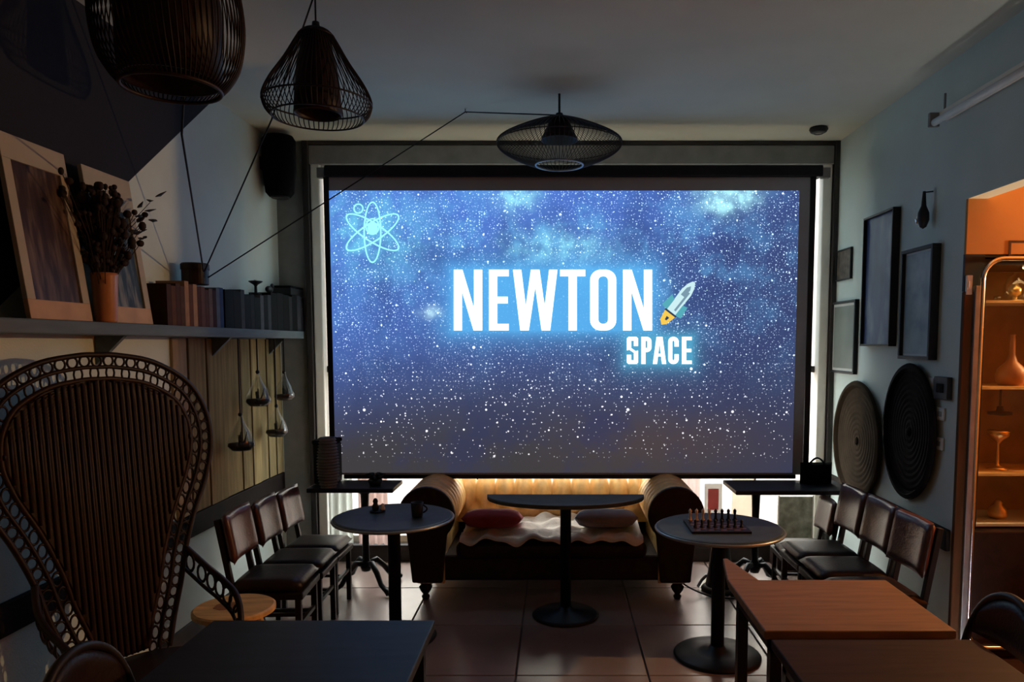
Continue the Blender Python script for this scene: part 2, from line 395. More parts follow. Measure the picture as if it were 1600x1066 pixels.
# ================================================================== PROJECTION SCREEN
YS = 5.22
def S(px, py, dy=0.0): return atY(px, py, YS + dy)
c0, c1 = S(517, 742), S(1266, 275)
ps = thing('projection_screen', ((c0.x+c1.x)/2, YS, c0.z), 'large pull-down projection screen glowing with a blue starfield picture', 'projection screen')
B().box(c0.x, c1.x, YS, YS+.004, c0.z, c1.z+.05).obj('fabric', 'screen_cloth', ps, world=True)
B().box(c0.x, c1.x, YS+.0042, YS+.006, c0.z, c1.z+.05).obj('bounce_backing', 'bounce_white', ps, world=True)  # unseen white layer added to bounce daylight onto the sofa back
a, d = S(508, 277), S(1285, 259)
B().box(a.x, d.x, YS-.03, YS+.08, a.z, d.z).obj('casing', 'black', ps, world=True, bevel=.01)
B().box(S(521,0).x, S(1262,0).x, YS-.012, YS+.016, S(900,748).z, c0.z+.001).obj('bottom_bar', 'black', ps, world=True, bevel=.004)
B().box(S(507,0).x, c0.x-.002, YS-.004, YS+.012, c0.z-.01, a.z).obj('side_border', 'black', ps, world=True)
B().box(c1.x+.002, S(1283,0).x, YS-.004, YS+.012, c0.z-.01, a.z).obj('side_border', 'black', ps, world=True)
for sgn, q in ((-1, a), (1, d)):
    B().box(min(q.x, q.x+sgn*.06), max(q.x, q.x+sgn*.06), YS, YS+.05, d.z-.08, d.z-.01).obj('bracket', 'grey_frame', ps, world=True, bevel=.004)
# the picture
i0, i1 = S(523, 739), S(1249, 298)
IW, IH = i1.x - i0.x, i1.z - i0.z
def picture_material():
    m, nt, N, L = nodes_of('projected_starfield'); N.remove(N['Principled BSDF'])
    def val(x):
        return x
    def M(op, a, b=None, c=None, clamp=False):
        n = N.new('ShaderNodeMath'); n.operation = op; n.use_clamp = clamp
        for i, q in enumerate((a, b, c)):
            if q is None: continue
            if isinstance(q, (int, float)): n.inputs[i].default_value = q
            else: L.new(q, n.inputs[i])
        return n.outputs[0]
    def mixc(f, a, b, mode='MIX'):
        n = N.new('ShaderNodeMix'); n.data_type = 'RGBA'; n.blend_type = mode
        for i, q in ((0, f), (6, a), (7, b)):
            if isinstance(q, (int, float)): n.inputs[i].default_value = q
            elif isinstance(q, tuple): n.inputs[i].default_value = q + (1,)
            else: L.new(q, n.inputs[i])
        return n.outputs[2]
    tc = N.new('ShaderNodeTexCoord'); s = N.new('ShaderNodeSeparateXYZ'); L.new(tc.outputs['Object'], s.inputs[0])
    x, z = s.outputs['X'], s.outputs['Z']
    U, V = M('DIVIDE', x, IW), M('DIVIDE', z, IH)
    def noise(sc_, det=5, rough=.55, off=0):
        mp = N.new('ShaderNodeMapping'); L.new(tc.outputs['Object'], mp.inputs[0]); mp.inputs['Location'].default_value = (off, off*1.7, off*.3)
        n = N.new('ShaderNodeTexNoise'); n.inputs['Scale'].default_value = sc_; n.inputs['Detail'].default_value = det; n.inputs['Roughness'].default_value = rough
        L.new(mp.outputs[0], n.inputs['Vector']); return n.outputs[0]
    def ss(v, a, b):
        n = N.new('ShaderNodeMapRange'); n.interpolation_type = 'SMOOTHSTEP'; n.inputs[1].default_value = a; n.inputs[2].default_value = b
        L.new(v, n.inputs[0]); return n.outputs[0]
    def spot(u0, v0, ru, rv):      # soft disc of nebula light in picture coordinates
        du, dv = M('DIVIDE', M('SUBTRACT', U, u0), ru), M('DIVIDE', M('SUBTRACT', V, v0), rv)
        r2 = M('ADD', M('MULTIPLY', du, du), M('MULTIPLY', dv, dv))
        return M('POWER', 2.718, M('MULTIPLY', r2, -1.0))
    # soft sky of the picture: blue at top left, slate right, warm grey at the foot
    base = mixc(ss(V, .02, .62), (.050, .046, .050), (.050, .085, .255))
    base = mixc(ss(M('SUBTRACT', V, M('MULTIPLY', U, .55)), .05, .95), base, (.085, .20, .66))
    base = mixc(M('MULTIPLY', ss(U, .62, 1.0), .55), base, (.034, .042, .10))
    base = mixc(M('MULTIPLY', spot(.72, .12, .22, .12), .5), base, (.085, .055, .05))
    n1 = noise(1.7, 6, .6); n2 = noise(4.5, 6, .62, 3.1)
    base = mixc(M('MULTIPLY', ss(n1, .46, .68), .45), base, (.026, .036, .115))
    cl = M('MULTIPLY', ss(n2, .42, .72), ss(V, .18, .75))
    base = mixc(M('MULTIPLY', cl, M('ADD', M('MULTIPLY', spot(.48, .78, .32, .2), .85), .22), clamp=True), base, (.13, .42, .80))
    # bright cloudlets
    def addspot(c, u0, v0, ru, rv, k, col):
        q = M('MULTIPLY', spot(u0, v0, ru, rv), M('MULTIPLY', M('ADD', ss(noise(9, 4), .35, .7), .25), k), clamp=True)
        return mixc(q, c, col)
    base = addspot(base, .845, .985, .05, .05, 2.4, (.42, .86, 1.0))
    base = addspot(base, .40, .98, .04, .05, 1.1, (.30, .75, .95))
    base = addspot(base, .09, .86, .10, .13, .9, (.16, .58, .85))
    base = addspot(base, .49, .80, .10, .06, .9, (.25, .70, .95))
    base = addspot(base, .215, .575, .02, .02, 1.0, (.55, .85, 1.0))
    # halo of the lettering
    def P(px, py): q = S(px, py); return ((q.x-i0.x), (q.z-i0.z))
    def halo(xa, ya, xb, yb, soft):
        (ax, az), (bx, bz) = P(xa, yb), P(xb, ya); cx, cz, hx, hz = (ax+bx)/2, (az+bz)/2, (bx-ax)/2, (bz-az)/2
        dx = M('MAXIMUM', M('SUBTRACT', M('ABSOLUTE', M('SUBTRACT', x, cx)), hx), 0.0)
        dz = M('MAXIMUM', M('SUBTRACT', M('ABSOLUTE', M('SUBTRACT', z, cz)), hz), 0.0)
        dd = M('SQRT', M('ADD', M('MULTIPLY', dx, dx), M('MULTIPLY', dz, dz)))
        return M('POWER', 2.718, M('DIVIDE', dd, -soft))
    h1, h2 = halo(708, 422, 1018, 516, .062), halo(980, 527, 1081, 568, .045)
    base = mixc(M('MULTIPLY', h1, .88), base, (.10, .44, .86)); base = mixc(M('MULTIPLY', h2, .8), base, (.09, .40, .62))
    # stars: three sizes of Voronoi points, thinned by noise
    dens = noise(2.6, 5, .65, 7.7)
    sum_ = None
    for sc_, rad, keep, k, off in ((52, .0056, .85, .55, 1.1), (33, .0060, .42, .8, 0), (17, .0088, .26, 1.3, 2.3), (6.5, .0125, .20, 2.0, 5.9)):
        mp = N.new('ShaderNodeMapping'); L.new(tc.outputs['Object'], mp.inputs[0]); mp.inputs['Rotation'].default_value = (PI/2, 0, 0); mp.inputs['Location'].default_value = (off, off*.6, 0)
        v = N.new('ShaderNodeTexVoronoi'); v.voronoi_dimensions = '2D'; v.inputs['Scale'].default_value = sc_; L.new(mp.outputs[0], v.inputs['Vector'])
        sp = N.new('ShaderNodeSeparateColor'); L.new(v.outputs['Color'], sp.inputs[0])
        size = M('MULTIPLY', M('ADD', M('MULTIPLY', sp.outputs[0], .75), .35), rad*sc_)
        disc = M('SUBTRACT', 1.0, M('DIVIDE', v.outputs['Distance'], size), clamp=True)
        lim = M('ADD', M('MULTIPLY', M('SUBTRACT', dens, .5), 1.5), keep)
        kp = M('LESS_THAN', sp.outputs[1], lim)
        br = M('ADD', M('MULTIPLY', M('POWER', sp.outputs[2], 2.0), 1.2), .25)
        disc = M('POWER', disc, 1.4)
        if sc_ == 52: kp = M('MULTIPLY', kp, ss(V, .22, .62))
        q = M('MULTIPLY', M('MULTIPLY', disc, kp), M('MULTIPLY', br, k))
        sum_ = q if sum_ is None else M('ADD', sum_, q)
    sum_ = M('MULTIPLY', sum_, M('SUBTRACT', 1.0, M('MAXIMUM', M('MULTIPLY', h1, .9), M('MULTIPLY', h2, .9)), clamp=True))
    fade = M('ADD', M('MULTIPLY', ss(V, .0, .3), .45), .55)
    edge = M('MULTIPLY', ss(V, .03, .09), ss(U, .003, .012))
    sum_ = M('MULTIPLY', M('MULTIPLY', sum_, fade), edge)
    star = mixc(1.0, mixc(ss(V, .1, .6), (.95, .93, .98), (.55, .78, 1.0)), sum_, 'MULTIPLY')
    e1 = N.new('ShaderNodeEmission'); L.new(base, e1.inputs[0]); e1.inputs[1].default_value = IMG_K
    e2 = N.new('ShaderNodeEmission'); L.new(star, e2.inputs[0]); e2.inputs[1].default_value = STAR_K
    ad = N.new('ShaderNodeAddShader'); L.new(e1.outputs[0], ad.inputs[0]); L.new(e2.outputs[0], ad.inputs[1])
    L.new(ad.outputs[0], N['Material Output'].inputs[0])
    MATS['projected_starfield'] = m
picture_material()
pic = B().add([(0,0,0),(IW,0,0),(IW,0,IH),(0,0,IH)], [(0,1,2,3)]).obj('projected_picture', 'projected_starfield', ps)
pic.location = Vector((i0.x, YS-.0015, i0.z)) - ps.location
emit('letter_light', (.80, 1.0, 1.0), TEXT_K)
emit('atom_light', (.36, 1.0, 1.0), 1.15)
emit('rocket_white', (.62, .88, .92), 1.0); emit('rocket_grey', (.20, .33, .42), 1.0); emit('rocket_teal', (.10, .42, .50), 1.0); emit('rocket_yellow', (.95, .62, .10), 1.0); emit('rocket_dark', (.03, .05, .09), 1.0)
def flat(polys, name, m, dy, parent=ps):
    b = B()
    for poly in polys:
        pts = [S(x, y, dy) for x, y in poly]
        b.add(pts, [tuple(range(len(pts)))])
    return b.obj(name, m, parent, world=True)
def strip(outer, inner, closed=True):
    n = len(outer); return [[outer[i], outer[(i+1) % n], inner[(i+1) % n], inner[i]] for i in range(n if closed else n-1)]
def arcpath(cx, cy, rx, ry, a0, a1, n=10): return [(cx+rx*math.cos(math.radians(a0+(a1-a0)*i/n)), cy+ry*math.sin(math.radians(a0+(a1-a0)*i/n))) for i in range(n+1)]
def glyph(ch, x0, x1, y0, y1, t):
    th = t*.80
    if ch == 'N': return [[(x0,y0),(x0+t,y0),(x0+t,y1),(x0,y1)], [(x1-t,y0),(x1,y0),(x1,y1),(x1-t,y1)], [(x0+t*.2,y0),(x0+t*1.05,y0),(x1-t*.2,y1),(x1-t*1.05,y1)]]
    if ch == 'E':
        m = (y0+y1)/2; return [[(x0,y0),(x0+t,y0),(x0+t,y1),(x0,y1)], [(x0+t,y0),(x1,y0),(x1,y0+th),(x0+t,y0+th)], [(x0+t,m-th/2),(x1-t*.12,m-th/2),(x1-t*.12,m+th/2),(x0+t,m+th/2)], [(x0+t,y1-th),(x1,y1-th),(x1,y1),(x0+t,y1)]]
    if ch == 'T': m = (x0+x1)/2; return [[(x0,y0),(x1,y0),(x1,y0+th),(x0,y0+th)], [(m-t/2,y0+th),(m+t/2,y0+th),(m+t/2,y1),(m-t/2,y1)]]
    if ch == 'W':
        w_ = x1-x0; a, b_, c_ = x0+w_*.26, (x0+x1)/2, x1-w_*.26; h = t*.52
        return [[(x0,y0),(x0+t,y0),(a+h,y1),(a-h,y1)], [(b_-h,y0),(b_+h*.6,y0),(a+h,y1),(a-h*.5,y1)], [(b_-h*.6,y0),(b_+h,y0),(c_+h*.5,y1),(c_-h,y1)], [(x1-t,y0),(x1,y0),(c_+h,y1),(c_-h,y1)]]
    def rr(xa, xb, ya, yb, r):
        return arcpath(xa+r,ya+r,r,r,180,270,6)+arcpath(xb-r,ya+r,r,r,270,360,6)+arcpath(xb-r,yb-r,r,r,0,90,6)+arcpath(xa+r,yb-r,r,r,90,180,6)
    if ch == 'O': return strip(rr(x0,x1,y0,y1,t*1.25), rr(x0+t,x1-t,y0+th,y1-th,t*.5))
    if ch == 'C':
        o, i = rr(x0,x1,y0,y1,t*1.15), rr(x0+t,x1-t,y0+th,y1-th,t*.45); q = strip(o, i); m0, m1 = y0+(y1-y0)*.36, y0+(y1-y0)*.64
        out = [p for p in q if not (min(a for a, _ in p) > x1-t*1.3 and abs(max(b_ for _, b_ in p)-min(b_ for _, b_ in p)) > (y1-y0)*.5)]
        return out + [[(x1-t,y0+t),(x1,y0+t),(x1,m0),(x1-t,m0)], [(x1-t,m1),(x1,m1),(x1,y1-t),(x1-t,y1-t)]]
    if ch == 'P':
        m = y0+(y1-y0)*.56; return [[(x0,y0),(x0+t,y0),(x0+t,y1),(x0,y1)]] + [p for p in strip(rr(x0,x1,y0,m,t*1.1), rr(x0+t,x1-t,y0+th,m-th,t*.4))]
    if ch == 'A':
        m = (x0+x1)/2; k_ = y0+(y1-y0)*.62
        return [[(m-t*.7,y0),(m+t*.2,y0),(x0+t,y1),(x0,y1)], [(m-t*.2,y0),(m+t*.7,y0),(x1,y1),(x1-t,y1)], [(x0+t*.8,k_),(x1-t*.8,k_),(x1-t*.7,k_+th*.8),(x0+t*.7,k_+th*.8)]]
    if ch == 'S':
        m = (y0+y1)/2; u = t*.9
        return [[(x0+u*.4,y0),(x1-u*.4,y0),(x1,y0+u*.4),(x1,y0+u),(x0,y0+u),(x0,y0+u*.4)], [(x0,y0+u),(x0+t,y0+u),(x0+t,m-u*.3),(x0,m)], [(x1-t,y0+u),(x1,y0+u),(x1,y0+(y1-y0)*.34),(x1-t,y0+(y1-y0)*.34)],
                [(x0,m-u*.6),(x0+t*.9,m-u*.7),(x1,m+u*.6),(x1-t*.9,m+u*.7)], [(x1-t,m+u*.3),(x1,m),(x1,y1-u),(x1-t,y1-u)], [(x0,y1-(y1-y0)*.34),(x0+t,y1-(y1-y0)*.34),(x0+t,y1-u),(x0,y1-u)],
                [(x0,y1-u),(x1,y1-u),(x1,y1-u*.4),(x1-u*.4,y1),(x0+u*.4,y1),(x0,y1-u*.4)]]
for ch, xa, xb in (('N',709,753.5),('E',764,795),('W',801.5,871),('T',875,914.5),('O',922,963),('N',973.5,1019)):
    flat(glyph(ch, xa, xb, 421.5, 516.5, 13.0), 'letter', 'letter_light', -.003)
for ch, xa, xb in (('S',979.5,997),('P',1002,1018),('A',1020,1041),('C',1044,1060.5),('E',1065.5,1081)):
    flat(glyph(ch, xa, xb, 526.5, 569, 6.7), 'letter', 'letter_light', -.003)
# rocket
ax_ = Vector((50, -65)).normalized(); pr_ = Vector((-ax_.y, ax_.x)); rc = Vector((1064, 468))
def R(u, v): q = rc + ax_*u + pr_*v; return (q.x, q.y)
flat([[R(-26,-8), R(-26,8), R(14,9), R(26,6.5), R(34,2), R(34,-2), R(26,-6.5), R(14,-9)]], 'rocket_body', 'rocket_white', -.004)
flat([[R(-26,8), R(-6,8), R(-4,16), R(-24,18)], [R(-26,-8), R(-6,-8), R(-2,-16), R(-24,-19)]], 'rocket_fin', 'rocket_teal', -.0045)
flat([[R(-20,5), R(16,5.5), R(16,2), R(-20,1.5)], [R(6,-5), R(20,-4), R(26,0), R(20,3), R(6,2)]], 'rocket_shading', 'rocket_grey', -.005)
flat([[R(-27,-10), R(-27,10), R(-44,6), R(-50,0), R(-44,-7)]], 'rocket_flame', 'rocket_yellow', -.0045)
flat([[R(-25,-10.5), R(-25,10.5), R(-28,11), R(-28,-11)], [R(-34,-2), R(-34,3), R(-40,2), R(-40,-1)]], 'rocket_nozzle', 'rocket_dark', -.005)
# atom
def ell(cx, cy, rx, ry, rot, t, n=40, a0=0, a1=360):
    out = []; inn = []
    for i in range(n+1):
        a = math.radians(a0+(a1-a0)*i/n)
        for lst, k_ in ((out, t/2), (inn, -t/2)):
            u, v = (rx+k_)*math.cos(a), (ry+k_)*math.sin(a); c_, s_ = math.cos(math.radians(rot)), math.sin(math.radians(rot))
            lst.append((cx+u*c_-v*s_, cy+u*s_+v*c_))
    return strip(out, inn, closed=False)
for rot, rx, ry, nm in ((0,13,47,'atom_orbit'),(57,14,48,'atom_orbit'),(-57,14,48,'atom_orbit')):
    flat(ell(582, 363, rx, ry, rot, 2.6), nm, 'atom_light', -.003)
flat(ell(560, 326, 7, 7, 0, 2.2) + ell(582, 354, 10, 12, 0, 2.4) + [arcpath(582, 356, 8, 9, 0, 345, 14)], 'atom_core', 'atom_light', -.0035)

# ================================================================== SOFA
SXC, SYF_ = -.035, 4.72
so = thing('chesterfield_sofa', (SXC, SYF_+.45, 0), 'tan leather chesterfield sofa with rolled arms and tufted back under the screen', 'sofa')
SYB = 5.60
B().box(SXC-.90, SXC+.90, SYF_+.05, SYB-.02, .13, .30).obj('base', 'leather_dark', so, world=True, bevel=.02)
b = B().box(SXC-.63, SXC+.63, SYF_+.01, SYB-.2, .28, .405); b.obj('seat_cushion', 'leather_dark', so, world=True, bevel=.05, seg=4)  # coloured dark to paint in the shade below the throw
for sgn in (-1, 1):
    b = B(); cx, cz, r = SXC+sgn*.815, .585, .185; n = 28; ny = 56; y0, y1 = SYF_+.03, SYB-.05
    def rfun(y):
        t = (y-y0)/.085; return r - .016*(1-abs(math.sin(PI*t)))**1.5
    vs = []; fs = []
    for j in range(ny+1):
        y = y0+(y1-y0)*j/ny; q = rfun(y)
        for i in range(n+1):
            a = math.radians(-60 + 300*i/n) if sgn > 0 else math.radians(240 - 300*i/n)
            vs.append((cx+q*math.cos(a), y, cz+q*math.sin(a)))
    for j in range(ny):
        for i in range(n): fs.append((j*(n+1)+i, j*(n+1)+i+1, (j+1)*(n+1)+i+1, (j+1)*(n+1)+i))
    b.add(vs, fs)
    b.box(cx-.09-.02*sgn, cx+.09-.02*sgn, y0, y1, .12, .56)
    # inner face of the arm
    arm = b.obj('armrest', 'leather_tan', so, world=True, smooth=False)
    pts = arcpath(cx, cz, .186, .186, -45, 225, 26); pts = [(p, q) for p, q in pts]
    poly = [(p, SYF_, q) for p, q in pts] + [(cx-.10, SYF_, .13), (cx+.10, SYF_, .13)]
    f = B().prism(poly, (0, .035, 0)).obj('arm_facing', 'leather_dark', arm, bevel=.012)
    f.data.transform(Matrix.Translation(-so.location))
# tufted back
def back_fn(u, v):
    X = SXC - .78 + 1.56*u; per = .142; ph = (X-SXC)/per
    if v < .72:
        zz = .38 + (.575-.38)*(v/.72); yy = 5.455 - .02*(v/.72); ny_, nz_ = -1, 0
    else:
        a = (v-.72)/.28*PI*.95; zz = .575 + .08*math.sin(a); yy = 5.435 + .08*(1-math.cos(a)); ny_, nz_ = -math.cos(a), math.sin(a)
    col = abs(math.sin(PI*ph))**.85
    k_ = .10*col
    if v < .72:
        row = math.exp(-((zz-.50)/.03)**2) * (1-abs(math.sin(PI*ph)))**1.0
        k_ = .10*(col*min(1, max(0, (zz-.47)/.05)) + .75*(1-min(1, max(0, (zz-.47)/.05)))) - .03*row
    return (X, yy + ny_*k_, zz + nz_*k_)
b = B().sheet(back_fn, 150, 30); bk = b.obj('backrest', 'leather_tan', so, world=True, smooth=True)
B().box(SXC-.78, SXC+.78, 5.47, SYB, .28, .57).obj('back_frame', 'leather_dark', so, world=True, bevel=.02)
foot = [(.0,0),(.022,0),(.028,.02),(.018,.035),(.036,.06),(.045,.085),(.03,.10),(.045,.115),(.045,.135)]
for fx in (-.84, .84):
    for fy in (SYF_+.08, SYB-.1): B().lathe(foot, 14, (SXC+fx, fy, 0)).obj('foot', 'dark_wood', so, world=True, smooth=True)
# throw on the seat
def throw_fn(u, v):
    X = SXC-.60+1.20*u; Y = SYF_+.0 + .62*v
    wr = .012*math.sin(23*X+9*Y)+.010*math.sin(41*X-17*Y+1)+.012*math.sin(13*X*math.cos(3*Y)+31*Y)
    z = .442 + wr
    if v < .06: z -= .045*(1-v/.06) + .012*math.sin(17*X); Y = SYF_-.012+.012*v/.06 + .006*math.sin(25*X)
    return (X, Y, z)
tag(B().sheet(throw_fn, 120, 50).obj('throw_blanket', 'throw', smooth=True), 'crumpled pale throw spread over the seat of the leather sofa', 'blanket')
t = thing('cushion', (atY(765,0,4.92).x, 4.93, .44), 'dark red cushion lying on the sofa seat, on the left', 'cushion', 'sofa cushions')
B().pillow(.40, .36, .13, Matrix.Rotation(math.radians(78),3,'X'), (0,0,.075)).obj('cover', 'red_cushion', t, smooth=True)
t = thing('cushion', (atY(950,0,4.92).x, 4.93, .44), 'grey cushion lying on the sofa seat, on the right', 'cushion', 'sofa cushions')
B().pillow(.42, .36, .13, Matrix.Rotation(math.radians(76),3,'X'), (0,0,.075)).obj('cover', 'grey_cushion', t, smooth=True)

# ================================================================== ROUND TABLES
def round_table(x, y, label):
    t = thing('round_table', (x, y, 0), label, 'table', 'round bistro tables')
    B().lathe([(0,.690),(.30,.690),(.325,.695),(.335,.705),(.335,.713),(.325,.717),(0,.717)], 48).obj('tabletop', 'slate_top', t, smooth=False)
    B().tube([(.338*math.cos(2*PI*i/48), .338*math.sin(2*PI*i/48), .702) for i in range(48)], .009, 6, closed=True).obj('rim', 'metal_rim', t, smooth=True)
    B().lathe([(.036,.02),(.036,.66),(.07,.672),(.11,.690)], 20).obj('pole', 'black_metal', t, smooth=True)
    B().lathe([(0,0),(.232,0),(.236,.008),(.225,.018),(.12,.03),(.05,.04),(.038,.06)], 40).obj('base', 'black_metal', t, smooth=True)
    return t
p = atZ(1124, 823, .717); rt = round_table(p.x, p.y, 'round dark bistro table carrying the chess set'); RT = (p.x, p.y)
p = atZ(615, 806, .717); LT = (p.x, p.y); dup(rt, (p.x, p.y, 0), 0, 'round dark bistro table in front of the leather chairs on the left')
# half-round table before the sofa
t = thing('half_round_table', (.055, 4.50, 0), 'half-round dark table on one post in front of the sofa', 'table')
pts = [(-.50, .13)] + [(.50*math.cos(math.radians(a)), .13 + .33*math.sin(math.radians(a))) for a in range(180, 361, 6)] + [(.50, .13)]
B().prism([(x, y, .715) for x, y in pts[1:-1]], (0,0,.028)).obj('tabletop', 'slate_top', t, bevel=.006)
B().lathe([(.034,.02),(.034,.70),(.08,.715)], 18).obj('pole', 'black_metal', t, smooth=True)
B().lathe([(0,0),(.20,0),(.21,.008),(.19,.02),(.05,.04),(.036,.06)], 32).obj('base', 'black_metal', t, smooth=True)

# chess set on the right round table
bt = thing('chess_board', (RT[0]-.02, RT[1]-.02, .717), 'thin dark chess board on the right round table', 'chess board')
B().box(-.155,.155,-.135,.135,0,.012).obj('board', 'dark_wood', bt, bevel=.002)
for i in range(8):
    for j in range(8):
        if (i+j) % 2 == 0:
            q = B().box(-.14+i*.035, -.105+i*.035, -.12+j*.03, -.09+j*.03, .0118, .0128).obj('square', 'chess_pale' if j > 99 else 'leather_brown', bt)
pawn = [(0,0),(.010,0),(.0105,.004),(.007,.009),(.0045,.02),(.008,.024),(.0055,.027),(.0078,.033),(.0065,.039),(0,.042)]
tall = [(0,0),(.012,0),(.0125,.005),(.008,.011),(.0055,.034),(.009,.039),(.007,.043),(.0095,.052),(.008,.058),(.004,.062),(0,.067)]
def piece(ix, jy, prof, m, label, nm):
    x = RT[0]-.02-.1225+ix*.035; y = RT[1]-.02-.105+jy*.03
    o = B().lathe(prof, 12, (x, y, .7300)).obj(nm, m, smooth=True); tag(o, label, 'chess piece', 'chess pieces on the board')
for i in range(8):
    piece(i, 7, tall, 'chess_pale' if i < 4 else 'black', ('pale' if i < 4 else 'black')+' tall chess piece, %s from the left in the back row' % ORD[i], 'chess_piece')
    piece(i, 2, pawn, 'black', 'black chess pawn, %s from the left in the front row' % ORD[i], 'chess_pawn')
# small things on the left round table
q = atZ(590, 800, .717)
t = thing('figurine', (q.x, q.y, .717), 'small dark figurine group at the far left of the left round table', 'figurine')
B().lathe([(0,0),(.045,0),(.045,.008),(.03,.012),(0,.014)], 16).obj('base', 'black', t)
B().lathe([(.018,.012),(.022,.03),(.012,.05),(.016,.062),(.010,.078),(0,.082)], 10, (-.012,0,0)).obj('body', 'black', t, smooth=True)
B().lathe([(.014,.012),(.016,.022),(.009,.036),(.012,.044),(0,.052)], 10, (.03,.0,0)).obj('body', 'chess_pale', t, smooth=True)
q = atZ(652, 808, .717)
t = thing('cup', (q.x, q.y, .717), 'dark cup standing on the right of the left round table', 'cup')
B().lathe([(0,0),(.028,0),(.031,.01),(.036,.085),(.033,.085),(.028,.012),(0,.01)], 20).obj('body', 'black', t, smooth=True)
B().tube([(.034+.022*math.sin(PI*i/8), 0, .025+.045*i/8) for i in range(9)], .005, 6).obj('handle', 'black', t, smooth=True)

# ================================================================== WINDOW TABLES (dark rectangular, cast-iron pedestals)
def iron_table(x0, x1, y0, y1, label, ped, z=.73):
    cx, cy = (x0+x1)/2, (y0+y1)/2
    t = thing('pedestal_table', (ped, cy, 0), label, 'table', 'dark tables by the window')
    B().box(x0, x1, y0, y1, z-.03, z).obj('tabletop', 'navy_top', t, world=True, bevel=.006)
    B().lathe([(.03,.12),(.045,.16),(.025,.2),(.022,.42),(.04,.46),(.024,.5),(.03,.66),(.055,.69),(.055,z-.031)], 14).obj('post', 'black_metal', t, smooth=True)
    for k_ in range(4):
        a = PI/4 + k_*PI/2
        pts = [(.02,.17),(.08,.185),(.14,.13),(.19,.06),(.25,.035),(.28,.018)]
        B().tube([(r*math.cos(a), r*math.sin(a), h) for r, h in pts], [.02,.022,.02,.017,.016,.018], 8).obj('leg', 'black_metal', t, smooth=True)
    return t
iron_table(-1.68, -1.10, 4.87, 5.19, 'dark rectangular table with iron pedestal by the left end of the screen', -1.33)
iron_table(1.185, 1.97, 4.80, 5.19, 'dark rectangular table with iron pedestal by the right end of the screen', 1.37)
# things on them
q = atY(513, 742, 4.93)
t = thing('wicker_vase', (q.x, 4.93, .73), 'dark ribbed wicker vase on the window table on the left', 'vase')
prof = []
for i in range(68):
    h = .34*i/67; r = .052+.018*math.sin(PI*(h/.34)**.8) ; prof.append((r*(1+.10*math.cos(i*PI/2)), h))
B().lathe([(0,0)]+prof+[(.04,.34),(.04,.06),(0,.05)], 20).obj('body', 'shop_sign', t, smooth=True)
t = thing('storage_box', (-1.60, 5.09, .73), 'black box standing behind the ribbed vase near the left wall', 'box')
B().box(-.075,.075,-.09,.09,0,.28).obj('body', 'black', t, bevel=.012)
B().box(-.08,.08,-.095,.095,.28,.31).obj('lid', 'black_cloth', t, bevel=.012)
q = atY(586, 748, 4.98)
t = thing('potted_succulent', (q.x, 4.98, .73), 'small black potted succulent on the left window table', 'plant')
B().lathe([(0,0),(.035,0),(.05,.04),(.045,.04),(0,.035)], 16).obj('pot', 'black', t, smooth=True)
b = B()
for k_ in range(26):
    a = k_*2.4; e = .25+.5*((k_*7) % 10)/10; l = .05+.03*((k_*3) % 5)/5
    b.tube([(0,0,.035),(l*.5*math.cos(a), l*.5*math.sin(a), .04+l*e),(l*math.cos(a), l*math.sin(a), .035+l*e*1.1)], [.006,.009,.002], 5)
b.obj('leaves', 'leaf_dark', t, smooth=True)
q = atY(1284, 742, 5.0)
t = thing('handbag', (1.80, 5.06, .7315), 'black soft bag lying at the wall end of the right window table', 'bag')
B().pillow(.22, .15, .16, None, (0,0,.072), e=2.6).obj('body', 'black_cloth', t, smooth=True)
B().tube([(-.06+.12*i/10, -.02, .13+.05*math.sin(PI*i/10)) for i in range(11)], .007, 6).obj('handle', 'black_cloth', t, smooth=True)
q = atY(1248, 810, 5.42)
t = thing('leafy_panel', (q.x, 5.5, atY(1248,846,5.5).z-.02), 'mottled grey-green leaf-patterned panel leaning below the right window table', 'panel')
hh = atY(0,772,5.5).z-atY(0,846,5.5).z
B().box(-.125,.125,-.008,.008,.02,hh).obj('sheet', 'leaf_panel', t)
B().box(-.135,-.125,-.014,.014,.0,hh+.01).box(.125,.135,-.014,.014,.0,hh+.01).box(-.125,.125,-.014,.014,.0,.02).obj('edging', 'white_frame', t)
st = thing('plinth_block', (q.x, 5.5, 0), 'dark low block under the leaf-patterned panel', 'block')
zt = atY(1248,846,5.5).z-.02
B().box(-.16,.16,-.10,.10,0,zt-.03).obj('body', 'leather_dark', st, bevel=.01)
B().box(-.17,.17,-.11,.11,zt-.03,zt-.0005).obj('top', 'dark_wood', st, bevel=.006)
p = atY(1115, 778, YF+.05)
t = thing('window_poster', (p.x, YF+.062, p.z), 'red and white printed sticker on the window glass beside the sofa', 'sticker')
B().box(-.07,.07,0,.001,-.13,.11).obj('sheet', 'poster_paper', t)
B().box(-.042,.042,-.0015,-.0005,-.10,.07).obj('print', 'poster_red', t)
def half_curtain(px0, px1, m, label, fold, nm='cafe_curtain', Y=5.63, ztop=.80, zb=.14):
    x0_, x1_ = atY(px0, 800, Y).x, atY(px1, 800, Y).x
    t = thing(nm, ((x0_+x1_)/2, Y, zb), label, 'curtain', 'half curtains in the window')
    w_ = x1_-x0_; nf = max(1, round(w_/.055))
    B().sheet(lambda u, v: (-w_/2+w_*u, fold*math.sin(2*PI*nf*u+.4*math.sin(5*v)), (ztop-zb)*v), max(8, nf*10), 8).obj('cloth', m, t, smooth=True)
    B().tube([(-w_/2-.01, 0, ztop-zb+.004), (w_/2+.01, 0, ztop-zb+.004)], .006, 6).obj('rod', 'grey_frame', t)
half_curtain(514, 551, 'curtain_green', 'pale green-grey half curtain in the window at the far left', .014)
half_curtain(560, 606, 'curtain_pink', 'pinkish half curtain in the window left of the sofa', .016)
